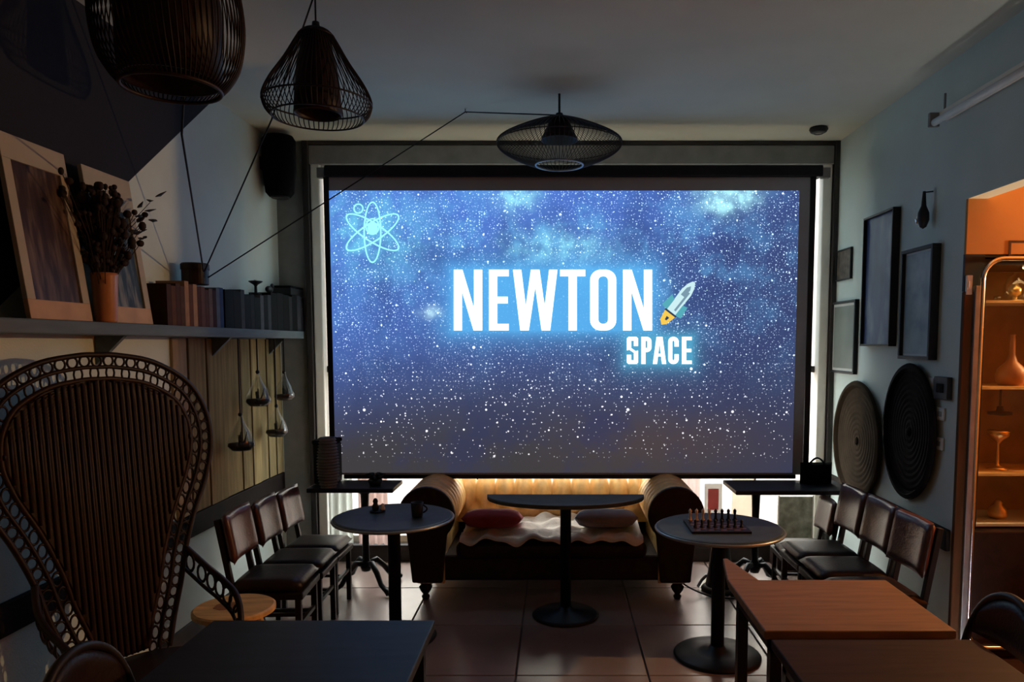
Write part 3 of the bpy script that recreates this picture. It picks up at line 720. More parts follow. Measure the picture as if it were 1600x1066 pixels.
half_curtain(1143, 1177, 'blind_beige', 'plain beige window blind right of the sofa', .0, 'window_blind')
half_curtain(1045, 1093, 'blind_pink', 'pinkish half curtain in the window close to the sofa right arm', .006)
q = atZ(1279, 206, CZ-.03)
t = thing('ceiling_spotlight', (q.x, q.y, CZ-.045), 'small dark ceiling spotlight near the right end of the screen', 'lamp')
B().lathe([(.02,.045),(.06,.044),(.065,.03),(.055,.012),(.03,.0),(.028,.006),(0,.008)], 20).obj('body', 'black', t, smooth=True)
B().lathe([(0,.02),(.026,.02),(.024,.004),(0,.006)], 14).obj('lens', 'grey_frame', t)
# tapered stand with cable behind the right round table
q = atZ(1100, 922, 0) + Vector((.11, 0, 0))
t = thing('tapered_stand', (q.x, q.y, 0), 'dark tapered stand with a cable on the floor behind the chess table', 'stand')
B().lathe([(0,0),(.125,0),(.13,.012),(.115,.03),(.10,.035)], 24).obj('base', 'black_metal', t, smooth=True)
B().lathe([(.10,.035),(.085,.12),(.06,.32),(.045,.45),(.03,.47),(0,.475)], 20).obj('body', 'black_metal', t, smooth=True)
for k_ in range(5):
    a = k_*2*PI/5+.4; B().tube([(.09*math.cos(a),.09*math.sin(a),.10),(.125*math.cos(a),.125*math.sin(a),.06),(.15*math.cos(a),.15*math.sin(a),.012)], .011, 6).obj('leg', 'metal_rim', t, smooth=True)
b = B(); 
ctl = [atY(1086,846,q.y-.03), atY(1068,880,q.y-.05), atY(1064,908,q.y-.08), Vector((q.x-.12, q.y-.14, .012)), Vector((q.x+.02, q.y-.2, .012)), Vector((q.x+.2, q.y-.15, .012))]
cc = []
for i in range(len(ctl)-1):
    p0, p1, p2, p3 = ctl[max(i-1,0)], ctl[i], ctl[i+1], ctl[min(i+2,len(ctl)-1)]
    for s_ in range(8):
        u = s_/8; cc.append(.5*((2*p1)+(p2-p0)*u+(2*p0-5*p1+4*p2-p3)*u*u+(3*p1-p0-3*p2+p3)*u**3))
b.tube(cc, .006, 6).obj('cable', 'black', t, world=True, smooth=True)

# ================================================================== LEATHER CHAIRS IN ROWS
def row_chair(loc, rz, label, group, sc_=1.0):
    t = thing('leather_chair', loc, label, 'chair', group, rz); t.scale = (sc_,)*3
    B().pillow(.36, .385, .075, Matrix.Rotation(PI/2,3,'X'), (0.0,0,.435), e=8).xf(Matrix.Rotation(PI/2,4,'Z')).obj('seat', 'leather_dark', t, smooth=True)
    B().box(-.19,.195,-.175,.175,.365,.405).obj('seat_frame', 'dark_wood', t, bevel=.008)
    for sy in (-1, 1):
        B().bar((.165, sy*.15, 0), (.165, sy*.15, .37), .032).obj('leg', 'dark_wood', t, bevel=.004)
        B().bar((-.185, sy*.15, 0), (-.175, sy*.15, .40), .032).bar((-.175, sy*.15, .40), (-.245, sy*.15, .80), .03).obj('leg', 'dark_wood', t, bevel=.004)
        B().bar((.165, sy*.15, .17), (-.18, sy*.15, .17), .02).obj('stretcher', 'dark_wood', t)
    B().bar((.165,-.15,.22), (.165,.15,.22), .02).obj('stretcher', 'dark_wood', t)
    M = Matrix.Rotation(math.radians(-10),3,'Y') @ Matrix.Rotation(PI/2,3,'Z')
    B().pillow(.365, .27, .055, M, (-.205,0,.69), e=10, crown=-.03).obj('backrest', 'leather_brown', t, smooth=True)
    return t
ch0 = row_chair((-1.53, 3.92, 0), math.radians(3), 'brown leather chair nearest the peacock chair in the left row', 'leather chairs along the left wall', .985)
dup(ch0, (-1.535, 4.29, 0), math.radians(2), 'brown leather chair in the middle of the left row', 'leather chairs along the left wall', .96)
dup(ch0, (-1.54, 4.655, 0), math.radians(-1), 'brown leather chair of the left row nearest the screen', 'leather chairs along the left wall', .935)
for i, yy in enumerate((4.75, 4.405, 4.03, 3.655)):
    dup(ch0, (1.605, yy, 0), PI + math.radians((-2,1,0,2)[i]), 'brown leather chair in the right row, %s from the screen' % ORD[i], 'leather chairs along the right wall', (.84, 1.0, 1.01, 1.01)[i])

# ================================================================== FRONT TABLES
def front_table(name, x0, x1, y0, y1, z, m, label, legm='black_metal'):
    t = thing(name, ((x0+x1)/2, (y0+y1)/2, 0), label, 'table')
    B().box(x0, x1, y0, y1, z-.032, z).obj('tabletop', m, t, world=True, bevel=.005)
    for x in (x0+.05, x1-.05):
        for y in (y0+.05, y1-.05): B().box(x-.02, x+.02, y-.02, y+.02, 0, z-.032).obj('leg', legm, t, world=True)
    B().box(x0+.03, x1-.03, y0+.03, y0+.05, z-.09, z-.032).box(x0+.03, x1-.03, y1-.05, y1-.03, z-.09, z-.032).box(x0+.03, x0+.05, y0+.05, y1-.05, z-.09, z-.032).box(x1-.05, x1-.03, y0+.05, y1-.05, z-.09, z-.032).obj('apron', legm, t, world=True)
    return t
p = atZ(680, 969, .73); front_table('dining_table', p.x-.78, p.x, p.y-.85, p.y, .73, 'navy_top', 'dark blue-black table top in the left foreground')
p = atZ(1137, 906, .73); p2 = atZ(1384, 906, .73); p3 = atZ(1300, 986, .73)
TX0, TX1 = p.x, p2.x
front_table('dining_table', TX0, TX1, p3.y, p.y, .73, 'wood_top', 'warm brown wooden table in the right foreground')
wt = [o for o in C.objects if o.get('label', '').startswith('warm brown wooden table')][0]
q = atZ(1133, 872, .73)
B().prism([(TX0, p.y+.002, .702), (TX0+.13, p.y+.002, .702), (q.x+.01, q.y, .702), (q.x-.01, q.y, .702)], (0,0,.026)).obj('corner_leaf', 'wood_top', wt, world=True, bevel=.004)
p4 = atZ(1300, 999, .73); front_table('dining_table', TX0-.0, TX1+.02, p4.y-.66, p4.y, .73, 'brown_top', 'dark brown table nearest the camera, pushed against the wooden one')

# ================================================================== BENTWOOD CHAIRS (foreground)
def bent_chair(loc, rz, label):
    t = thing('bentwood_chair', loc, label, 'chair', 'bentwood chairs in the foreground', rz)
    B().lathe([(0,.43),(.19,.43),(.20,.44),(.20,.455),(.19,.462),(0,.458)], 32).obj('seat', 'dark_wood', t, smooth=False)
    for sx, sy in ((.14,.13),(.14,-.13)):
        B().tube([(sx,sy,.43),(sx+.03,sy*1.1,.2),(sx+.05,sy*1.2,0)], [.018,.016,.013], 8).obj('leg', 'dark_wood', t, smooth=True)
    for sy in (.15,-.15):
        B().tube([(-.13,sy*.8,.43),(-.17,sy*.95,.2),(-.2,sy*1.1,0)], [.018,.016,.013], 8).obj('leg', 'dark_wood', t, smooth=True)
    arc = []
    for i in range(25):
        a = math.radians(-90+180*i/24); s_ = math.sin(a); c_ = math.cos(a)
        arc.append((-.15-.075*c_**.6-.0, .20*s_, .44+.40*max(0,c_)**.45))
    B().tube(arc, .014, 8).obj('back_hoop', 'dark_wood', t, smooth=True)
    B().sheet(lambda u, v: (-.15-.07*math.cos((u-.5)*1.9)-.012*v, -.175+.35*u, .66+.17*v*math.cos((u-.5)*2.2)), 16, 4).obj('back_panel', 'leather_dark', t, smooth=True).modifiers.new('thick','SOLIDIFY').thickness = .012
    B().tube([(.15*math.cos(2*PI*i/24), .15*math.sin(2*PI*i/24), .22) for i in range(24)], .009, 6, closed=True).obj('ring', 'dark_wood', t, smooth=True)
    return t
bc = bent_chair((-1.13, 2.0, 0), math.radians(0), 'dark bentwood chair at the left foreground table, lower left corner')
dup(bc, (1.32, 2.42, 0), PI, 'dark bentwood chair at the right foreground tables, in front of the glass cabinet', 'bentwood chairs in the foreground')
# pale wooden stool behind the left front table
p = atZ(366, 948, .46)
t = thing('wooden_stool', (p.x, p.y, 0), 'pale round wooden stool behind the left foreground table', 'stool')
B().lathe([(0,.43),(.17,.43),(.185,.437),(.185,.455),(.175,.462),(0,.462)], 36).obj('seat', 'blonde_wood', t)
B().prism([(x_*.05-.035, y_*.055, .4622) for x_, y_ in ((-1,-.6),(-.2,-1),(.7,-.8),(1,.1),(.4,.9),(-.5,1),(-1.1,.3))], (0,0,.0012)).obj('stain', 'dark_patch', t)
for k_ in range(4):
    a = PI/4+k_*PI/2; B().tube([(.11*math.cos(a),.11*math.sin(a),.43),(.17*math.cos(a),.17*math.sin(a),0)], [.018,.014], 8).obj('leg', 'blonde_wood', t)
B().tube([(.145*math.cos(2*PI*i/24), .145*math.sin(2*PI*i/24), .2) for i in range(24)], .009, 6, closed=True).obj('ring', 'blonde_wood', t)

# ================================================================== PEACOCK CHAIR
pk = thing('peacock_chair', (-1.765, 2.92, 0), 'large dark rattan peacock chair with a round fan back on the left', 'chair', rz=math.radians(60))
half = [(.19,.40),(.22,.52),(.265,.66),(.30,.80),(.355,.95),(.425,1.10),(.465,1.25),(.45,1.40),(.375,1.53),(.23,1.62),(.08,1.652),(0,1.655)]
def smoothpath(ps_, n=6):
    out = []
    for i in range(len(ps_)-1):
        p0, p1, p2, p3 = [Vector(ps_[max(0,min(len(ps_)-1,i+d_))]) for d_ in (-1,0,1,2)]
        for s_ in range(n):
            u = s_/n; out.append(.5*((2*p1)+(p2-p0)*u+(2*p0-5*p1+4*p2-p3)*u*u+(3*p1-p0-3*p2+p3)*u**3))
    out.append(Vector(ps_[-1])); return out
hp = smoothpath(half, 6)
full = [Vector((x, z)) for x, z in hp] + [Vector((-x, z)) for x, z in hp[-2::-1]]
def inset(k_): # scale about fan centre
    out = []
    n = len(full)
    for i, p_ in enumerate(full):
        a_, c_ = full[max(0,i-1)], full[min(n-1,i+1)]; tng = (c_-a_).normalized(); nrm = Vector((-tng.y, tng.x)); out.append(p_ + nrm*k_)
    return out
def lean(z): return .10*max(0, (z-.4))/1.25
def to3(p_, dy=0): return Vector((p_.x, lean(p_.y)+dy, p_.y))
for k_, r in ((0,.012),(.05,.009),(.098,.011)):
    B().tube([to3(p_) for p_ in inset(k_)], r, 6).obj('rim', 'rattan' if k_ != .098 else 'rattan_light', pk, smooth=True)
ring = B().tube([(.019*math.cos(2*PI*i/12), 0, .022*math.sin(2*PI*i/12)) for i in range(12)], .0045, 5, closed=True)
ring0 = ring.obj('loop', 'rattan', pk, smooth=True)
first = True
def along(path, step):
    out = []; acc = 0; last = path[0]; out.append(path[0])
    for a_, b_ in zip(path[:-1], path[1:]):
        l = (b_-a_).length; pos = 0
        while acc + (l-pos) >= step:
            pos += step-acc; acc = 0; out.append(a_ + (b_-a_)*(pos/l))
        acc += l-pos
    return out
for p_ in along(inset(.025), .046) :
    o = ring0 if first else ring0.copy()
    if not first: C.objects.link(o)
    first = False; o.parent = pk; o.location = to3(p_)
for p_ in along(inset(.074), .062):
    o = ring0.copy(); C.objects.link(o); o.parent = pk; o.location = to3(p_); o.scale = (.85, 1, 1.25)
inn = inset(.106)
n = len(inn)//2
def panel(u, v):
    f_ = v*n; i_ = min(n-1, int(f_)); a_ = inn[i_].lerp(inn[i_+1], f_-i_)
    z = a_.y; x = -abs(a_.x) + 2*abs(a_.x)*u
    return (x, lean(z) + .003*math.cos(x*PI/.012), z)
B().sheet(panel, 120, n).obj('woven_panel', 'rattan', pk, smooth=True).modifiers.new('thick','SOLIDIFY').thickness = .008
b = B()
for i in range(-15, 16):
    x = i*.024
    zs = [p_.y for p_ in inn[:n+1] if abs(p_.x) >= abs(x)]
    if len(zs) < 2: continue
    b.tube([(x, lean(z_)-.012, z_) for z_ in (min(zs), (min(zs)+max(zs))/2, max(zs))], .005, 5)
tag(b.obj('spokes', 'rattan_light', pk, smooth=True), kind='stuff')
B().lathe([(0,.36),(.27,.36),(.28,.37),(.28,.395),(.26,.41),(0,.405)], 36, (0,-.24,0)).obj('seat', 'rattan', pk)
b = B()
for i in range(22):
    for sg in (-1, 1):
        pts = []
        for j in range(7):
            v = j/6; r = .17 + .10*abs(2*v-1)**1.6; a = 2*PI*i/22 + sg*v*1.1; pts.append((r*math.cos(a), -.24+r*math.sin(a), .36*v))
        b.tube(pts, .006, 5)
tag(b.obj('base_lattice', 'rattan', pk, smooth=True), kind='stuff')
for z_, r in ((.01,.27),(.18,.175)):
    B().tube([(r*math.cos(2*PI*i/30), -.24+r*math.sin(2*PI*i/30), z_) for i in range(30)], .012, 6, closed=True).obj('hoop', 'rattan', pk, smooth=True)
for sg in (-1, 1):
    ap = smoothpath([(sg*.30,.03,.80),(sg*.335,-.06,.72),(sg*.345,-.16,.67),(sg*.335,-.26,.62),(sg*.30,-.33,.53),(sg*.27,-.33,.40)], 6)
    arm = B().tube(ap, .014, 6).obj('armrest', 'rattan', pk, smooth=True)
    lo = [Vector((p_.x*.95, p_.y+.0, p_.z-.085)) for p_ in ap[:26]]
    B().tube(lo, .008, 6).obj('arm_rail', 'rattan', arm, smooth=True)
    for a_ in range(2, 26, 3):
        m_ = (ap[a_]+lo[a_])/2; o = ring0.copy(); C.objects.link(o); o.parent = arm; o.location = m_; o.rotation_euler = (0,0,PI/2); o.scale = (1.5,1,1.75); o.name = 'loop'

# ================================================================== PENDANT LAMPS
def wire_cage(profile, n, r, twist=0.0):
    b = B(); sp = smoothpath(profile, 5)
    for i in range(n):
        b.tube([(p_.x*math.cos(2*PI*i/n+twist*j/len(sp)), p_.x*math.sin(2*PI*i/n+twist*j/len(sp)), p_.y) for j, p_ in enumerate(sp)], r, 4)
    return b
def hoop(r, z, tr): return B().tube([(r*math.cos(2*PI*i/40), r*math.sin(2*PI*i/40), z) for i in range(40)], tr, 6, closed=True)
# cone shaped
D_ = 3.30
top, bot = atY(492, 47, D_), atY(497, 184, D_); Hc = top.z-bot.z; Rm = (atY(579,140,D_).x-atY(414,140,D_).x)/2
t = thing('pendant_lamp', (bot.x, D_, bot.z), 'cone-shaped dark wire pendant lamp with a round foot, second from left', 'lamp', 'wire pendant lamps')
pf = [(.045,Hc),(.075,Hc*.93),(Rm*.60,Hc*.64),(Rm*.86,Hc*.40),(Rm*.98,Hc*.25),(Rm,Hc*.17),(Rm*.95,Hc*.07),(Rm*.84,.0)]
tag(wire_cage(pf, 64, .0026).obj('wire_shade', 'rattan', t, smooth=True), kind='stuff')
for r, z in ((Rm*.84,0),(.075,Hc*.93),(Rm,Hc*.17)): hoop(r, z, .004).obj('hoop', 'rattan', t, smooth=True)
B().lathe([(.045,Hc*.98),(.055,Hc*.93),(.085,Hc*.6),(.098,Hc*.25),(.102,.015),(.098,.01),(.094,.02),(.078,Hc*.6),(.04,Hc*.9)], 28).obj('inner_shade', 'rattan', t, smooth=True)
B().lathe([(.0,Hc*.96),(.04,Hc*.96),(.04,Hc*1.0),(.018,Hc*1.02),(.015,Hc*1.09),(0,Hc*1.1)], 16).obj('cap', 'black', t, smooth=True)
B().tube([(0,0,Hc*1.08),(0,0,CZ-bot.z)], .004, 6).obj('cord', 'black', t)
BT = Vector((bot.x, D_, CZ-.01))
# flat, saucer-shaped, under the ceiling
D_ = 4.62
top, bot = atY(874, 181, D_), atY(874, 258, D_); Hc = top.z-bot.z; Rm = (atY(971,222,D_).x-atY(776,222,D_).x)/2
t = thing('pendant_lamp', (top.x, D_, bot.z), 'flat saucer-shaped wire pendant lamp above the screen', 'lamp', 'wire pendant lamps')
pf = [(.02,Hc),(Rm*.5,Hc*.80),(Rm*.93,Hc*.54),(Rm,Hc*.42),(Rm*.9,Hc*.28),(Rm*.6,Hc*.09),(Rm*.38,.0)]
tag(wire_cage(pf, 84, .0022).obj('wire_shade', 'rattan', t, smooth=True), kind='stuff')
hoop(Rm*.38, 0, .006).obj('hoop', 'metal_rim', t, smooth=True); hoop(Rm, Hc*.42, .003).obj('hoop', 'rattan', t, smooth=True)
B().lathe([(.03,Hc*.97),(.06,Hc*.9),(.10,Hc*.62),(.115,Hc*.50),(.11,Hc*.5),(.05,Hc*.85)], 24).obj('inner_shade', 'rattan', t, smooth=True)
B().lathe([(0,Hc*.96),(.03,Hc*.97),(.02,Hc*1.05),(0,Hc*1.06)], 12).obj('cap', 'black', t, smooth=True)
LC = Vector((top.x-.01, D_, top.z+.004))
B().tube([(0,0,Hc*1.0),(0,0,CZ-bot.z)], .007, 8).obj('stem', 'black', t)
# big balloon shaped one near the camera
D_ = 2.25
bot = atY(268, 138, D_); Rm = (atY(374,60,D_).x-bot.x)
t = thing('pendant_lamp', (bot.x, D_, bot.z), 'big dark balloon-shaped wire pendant lamp in the upper left corner', 'lamp', 'wire pendant lamps')
Hc = .46
pf = [(.05,Hc),(Rm*.62,Hc*.93),(Rm*.9,Hc*.72),(Rm,Hc*.44),(Rm*.94,Hc*.20),(Rm*.8,Hc*.07),(Rm*.66,.0)]
tag(wire_cage(pf, 76, .0026, .25).obj('wire_shade', 'rattan', t, smooth=True), kind='stuff')
for r, z in ((Rm*.66,0),(.05,Hc)): hoop(r, z, .006).obj('hoop', 'rattan_light', t, smooth=True)
B().lathe([(.05,Hc*.98),(.12,Hc*.9),(.145,Hc*.5),(.14,.02),(.13,.02),(.135,Hc*.5),(.04,Hc*.92)], 28).obj('inner_shade', 'rattan', t, smooth=True)
B().tube([(0,0,Hc*.98),(0,0,CZ-bot.z)], .004, 6).obj('cord', 'black', t)
# the three swagged cords running to the shelf
J = atX(318, 424, -1.94)
def cord(pts, label, sag=0.0, r=.0042):
    o = B().tube(pts, r, 6).obj('lamp_cord', 'black', smooth=True); tag(o, label, 'cord', 'lamp cords')
a_ = atY(283, 202, 2.9); cord([J, atY(284, 210, 2.85), Vector((bot.x-.02, D_+.25, CZ-.005))], 'black cord from the shelf up to the balloon lamp')
cord([J+Vector((0,.01,0)), atY(424, 188, 3.62), BT], 'black cord from the shelf up to the cone lamp')
HK = atZ(727, 175, CZ-.02)
cord([J+Vector((.0,.05,-.03)), HK, LC], 'long black cord from the shelf over a ceiling hook to the saucer lamp')
t = thing('ceiling_hook', (HK.x, HK.y, CZ-.03), 'tiny dark hook in the ceiling holding the long lamp cord', 'hook')
B().tube([(0,0,.03),(0,0,.012),(.008,0,.004),(.014,0,.012)], .003, 6).obj('hook', 'black', t)

# ================================================================== SPEAKER
q = atY(450, 262, 5.42)
t = thing('wall_speaker', (XL+.13, 5.42, atY(450,308,5.42).z), 'black loudspeaker hung high in the left corner by the screen', 'speaker')
hs = atY(450,213,5.42).z - atY(450,308,5.42).z
B().lathe([(0,0),(.075,0),(.10,.03),(.118,hs*.45),(.118,hs*.93),(.10,hs),(0,hs)], 24, (0,0,0), 1, .9).obj('cabinet', 'black_cloth', t, smooth=True)
B().box(-.13,-.09,-.03,.03,hs*.45,hs*.65).obj('bracket', 'black', t)
B().lathe([(0,-.01),(.06,-.01),(.065,0),(0,.001)], 20).obj('foot_cap', 'black', t)

# ================================================================== LEFT SHELF
sh_z = atX(240, 507, -1.93).z
sh = thing('wall_shelf', (-2.03, 3.9, sh_z-.05), 'long dark blue-grey plank shelf on the left wall', 'shelf')
B().box(XL+.001, -1.93, 1.6, YF-.06, sh_z-.055, sh_z).obj('board', 'shelf_paint', sh, world=True, bevel=.005)
for yy in (2.3, 3.4, 4.5, 5.4):
    B().prism([(XL+.002, yy, sh_z-.055),(-1.99, yy, sh_z-.055),(XL+.002, yy, sh_z-.19)], (0,.025,0)).obj('bracket', 'shelf_paint', sh, world=True)
def leaning_frame(y0, y1, h, label, artm, bw, topmat):
    t = thing('picture_frame', (-2.03, (y0+y1)/2, sh_z), label, 'picture', 'pictures on the shelf')
    w_ = y1-y0; th_ = math.atan2(.09, h); M = Matrix.Translation((.045,0,0.001)) @ Matrix.Rotation(-th_, 4, 'Y')
    for nm, bb in (('frame_bar',(-.008,.012,-w_/2,w_/2,0,bw)),('frame_bar',(-.008,.012,-w_/2,w_/2,h-bw*topmat,h)),('frame_bar',(-.008,.012,-w_/2,-w_/2+bw*.6,bw,h-bw*topmat)),('frame_bar',(-.008,.012,w_/2-bw*.6,w_/2,bw,h-bw*topmat))):
        B().box(*bb).xf(M).obj(nm, 'pale_frame' if bb[4] == 0 else 'mat_board', t, bevel=.002)
    B().box(-.004,.004,-w_/2+bw*.6,w_/2-bw*.6,bw,h-bw*topmat).xf(M).obj('picture', artm, t)
leaning_frame(2.78, 3.15, .70, 'framed grassy brown print leaning on the shelf behind the vase, leftmost', 'art_grass', .075, 1.3)
leaning_frame(3.26, 3.62, .69, 'framed dark print of pale stems leaning beside the books', 'art_stems', .075, 2.2)
q = atX(168, 500, -1.97)
va = thing('clay_vase', (-1.975, q.y, sh_z), 'tall terracotta vase on the shelf', 'vase')
B().lathe([(0,0),(.040,0),(.043,.01),(.052,.20),(.053,.215),(.046,.215),(.04,.02),(0,.015)], 24).obj('body', 'terracotta', va, smooth=True)
bq = thing('dried_bouquet', (-1.975, q.y, sh_z+.03), 'dark dried flower bouquet in the terracotta vase', 'flowers')
b = B(); fl_ = B(); rnd = random.Random(3)
for i in range(400):
    a = rnd.uniform(0, 2*PI); rr_ = abs(rnd.gauss(0, .07)); hgt = rnd.uniform(.20, .50) if i % 6 else rnd.uniform(.45,.56)
    k_ = hgt/.45; x = max(-.12, min(.16, rr_*math.cos(a)*k_)); y = rr_*math.sin(a)*k_*1.25
    b.tube([(x*.12, y*.12, .1),(x*.4,y*.4,hgt*.6),(x,y,hgt)], .002, 4)
    fl_.blob((x,y,hgt), rnd.uniform(.008,.020), 5, (1,1,rnd.uniform(.8,1.4)))
tag(b.obj('stems', 'dried', bq), kind='stuff'); tag(fl_.obj('blossoms', 'dried', bq, smooth=True), kind='stuff')
lf = B().add([(0,0,0),(.018,.010,.004),(.042,.009,.009),(.072,0,.012),(.042,-.009,.009),(.018,-.010,.004),(.03,0,-.002)], [(0,1,6),(1,2,6),(2,3,6),(3,4,6),(4,5,6),(5,0,6)])
sp_ = [(222,327),(236,315),(248,310),(216,340),(231,332),(220,350),(238,345),(226,362),(214,368),(222,375),(230,374),(206,362)]
l0 = None
for i, (px, py) in enumerate(sp_):
    w_ = atX(px, py, -1.95) - bq.location
    if l0 is None: l0 = lf.obj('leaf', 'leaf_dark', bq); l0.modifiers.new('thick','SOLIDIFY').thickness = .002; o = l0
    else: o = l0.copy(); C.objects.link(o); o.parent = bq
    o.location = w_ - Vector((0,.03,0)); o.rotation_euler = (rnd.uniform(-.6,.6), rnd.uniform(-.5,.1), PI/2 + rnd.uniform(-.4,.4)); s_ = rnd.uniform(.9,1.4); o.scale = (s_,)*3
b = B()
for py, px in ((315,240),(335,228),(348,232),(372,226)):
    w_ = atX(px-6, py+2, -1.95) - bq.location; b.tube([(0,0.01,.2), (w_.x*.5, w_.y*.5, .2+(w_.z-.2)*.6), w_], .002, 4)
b.obj('sprig', 'dried', bq)

# books
pal = [((.10,.042,.02),'dark brown'),((.17,.07,.03),'brown'),((.11,.045,.025),'dark brown'),((.13,.06,.03),'brown'),((.52,.28,.15),'orange-tan'),((.16,.06,.03),'brown'),((.55,.32,.18),'orange-tan'),((.12,.045,.03),'dark brown'),((.24,.11,.08),'reddish brown'),((.20,.08,.06),'reddish brown'),((.32,.19,.15),'dusty pink'),((.10,.03,.025),'dark red'),((.22,.24,.30),'grey-blue'),((.06,.11,.24),'blue')]
pal2 = [((.015,.02,.022),'black'),((.02,.022,.025),'black'),((.16,.17,.18),'grey'),((.03,.04,.045),'charcoal'),((.06,.07,.075),'slate grey'),((.04,.05,.05),'charcoal'),((.32,.33,.33),'pale grey'),((.03,.03,.035),'charcoal'),((.20,.21,.22),'grey'),((.015,.016,.02),'black'),((.02,.02,.024),'black'),((.018,.018,.02),'black'),((.08,.085,.09),'slate grey'),((.022,.022,.026),'black'),((.12,.12,.14),'grey'),((.10,.10,.13),'slate grey')]
def book(y0, th_, h, dep, col, label, group, tilt=0):
    nm = 'book_%02x%02x%02x' % tuple(int(c*255) for c in col)
    if nm not in MATS: mat(nm, tuple(c*.55 for c in col), .7, var=.12, scale=25, spec=.08)
    t = thing('book', (-2.03, y0+th_/2, sh_z+.0005), label, 'book', group)
    x1 = -1.945 + 2.03; x0_ = x1-dep
    b = B().box(x0_, x1, -th_/2, -th_/2+.003, 0, h).box(x0_, x1, th_/2-.003, th_/2, 0, h).box(x1-.004, x1, -th_/2+.003, th_/2-.003, 0, h)
    b.obj('cover', nm, t)
    B().box(x0_+.004, x1-.0045, -th_/2+.0032, th_/2-.0032, .004, h-.004).obj('pages', 'paper', t)
    if tilt: t.rotation_euler = (tilt, 0, 0)
ya, yb = atX(262, 500, -1.945).y, atX(350, 500, -1.945).y
n = len(pal); st_ = (yb-ya)/n
hts = [.205,.20,.215,.205,.235,.22,.225,.215,.22,.205,.215,.21,.225,.23]
for i, (c_, nm) in enumerate(pal):
    book(ya+i*st_+.001, st_-.002, hts[i], .15, c_, '%s book, %s from the leaning prints in the brown row' % (nm, ORD[i]), 'books on the shelf')
TOPZ = sh_z + .236
yc, yd = yb+.02, atX(478, 500, -1.945).y
ths = [1.5,1.3,.7,1.1,.8,1.2,.7,.9,.7,1.4,1.5,1.4,.8,1.3,1.0,1.4]; k_ = (yd-yc)/sum(ths); yy = yc
h2 = [.225,.225,.24,.215,.22,.205,.225,.23,.235,.255,.26,.255,.25,.265,.265,.255]
BK = []
for i, (c_, nm) in enumerate(pal2):
    BK.append((yy, yy+ths[i]*k_, h2[i]))
    book(yy+.001, ths[i]*k_-.002, h2[i], .15, tuple(q_*.6 for q_ in c_), '%s book, %s in the dark row towards the screen' % (nm, ORD[i]), 'books on the shelf'); yy += ths[i]*k_
q = atX(306, 420, -2.0)
t = thing('round_tin', (-2.02, q.y+.03, sh_z+.236), 'dark round lidded tin on top of the brown books', 'tin')
B().lathe([(0,0),(.068,0),(.070,.004),(.070,.088),(0,.088)], 28).obj('body', 'leather_dark', t)
B().lathe([(.073,.082),(.074,.086),(.074,.112),(.068,.118),(0,.118)], 28).obj('lid', 'dark_wood', t)
t = thing('candle_holder', (-2.02, (BK[7][0]+BK[8][1])/2, sh_z+.236), 'small black funnel-shaped candle holder on the dark books', 'candle holder')
B().lathe([(0,0),(.035,0),(.036,.006),(.010,.014),(.009,.055),(.014,.065),(.045,.085),(.045,.09),(.012,.075),(0,.072)], 20).obj('body', 'black', t, smooth=True)
B().lathe([(0,.073),(.011,.073),(.011,.098),(0,.099)], 10).obj('candle', 'plate_white', t)
t = thing('animal_figurine', (-2.02, (BK[10][0]+BK[10][1])/2, sh_z+.262), 'small dark figurine lying on top of the dark books', 'figurine')
B().blob((0,0,.025), .025, 8, (.8,2.2,1)).blob((0,.055,.05), .018, 8, (.8,1,1.2)).obj('body', 'black', t, smooth=True)
t = thing('storage_box', (-2.02, (BK[13][0]+BK[15][1])/2, sh_z+.267), 'flat black box lying on the dark books nearest the screen', 'box')
B().box(-.07,.07,-.15,.15,0,.05).obj('body', 'black', t, bevel=.004)
B().box(-.072,.072,-.152,.152,.05,.066).obj('lid', 'black_cloth', t, bevel=.004)

# ================================================================== PLANK PANEL, HANGING GLASS BULBS
pp = thing('plank_panel', (XL+.02, 4.8, .72), 'yellowish panel of vertical wooden planks under the shelf', 'panel')
ys_ = [4.05,4.215,4.43,4.665,4.905,5.065,5.21,5.35,5.49,5.63]
mm = ['plank_c','plank_a','plank_a','plank_a','plank_b','plank_a','plank_b','plank_b','plank_b']
zt = sh_z-.06
for i in range(len(ys_)-1):
    B().box(XL+.0005, XL+.018+.004*(i % 3), ys_[i]+.007, ys_[i+1]-.007, .715, zt).obj('plank', mm[i], pp, world=True, bevel=.003)
def bulb(px, py, ptop, X, label, s_=1.0):
    q = atX(px, py, X); t = thing('hanging_terrarium', (X, q.y, q.z), label, 'hanging planter', 'hanging glass terrariums')
    H_ = atX(px, ptop, X).z - q.z
    R_ = .083*s_
    B().lathe([(0,-.035*s_),(R_*.7,-.03*s_),(R_,.0),(R_*.97,.03*s_),(R_*.7,.09*s_),(R_*.3,.15*s_),(.012,.185*s_),(.010,.20*s_)], 20).obj('glass_bulb', 'clear_glass', t, smooth=True)
    B().lathe([(0,-.031*s_),(R_*.66,-.026*s_),(R_*.95,.0),(R_*.90,.018*s_),(0,.024*s_)], 18).obj('soil', 'soil', t, smooth=True)
    b = B()
    for i in range(9):
        a = i*2.4; r = R_*.55*((i*3) % 5)/5; b.tube([(r*math.cos(a)*.5, r*math.sin(a)*.5, .02*s_),(r*math.cos(a), r*math.sin(a), (.05+.02*(i % 3))*s_)], [.007,.002], 5)
    b.obj('plant', 'leaf_dark', t)
    B().tube([(0,0,.195*s_),(0,0,zt+.0-q.z)], .005, 6).obj('cord', 'black', t)
    B().blob((0,0,.20*s_), .014, 8).obj('knot', 'black', t, smooth=True)
bulb(377, 697, 540, -2.00, 'glass hanging terrarium low on the planks, nearest the peacock chair')
bulb(404, 628, 540, -2.00, 'glass hanging terrarium high on the planks, in the middle')
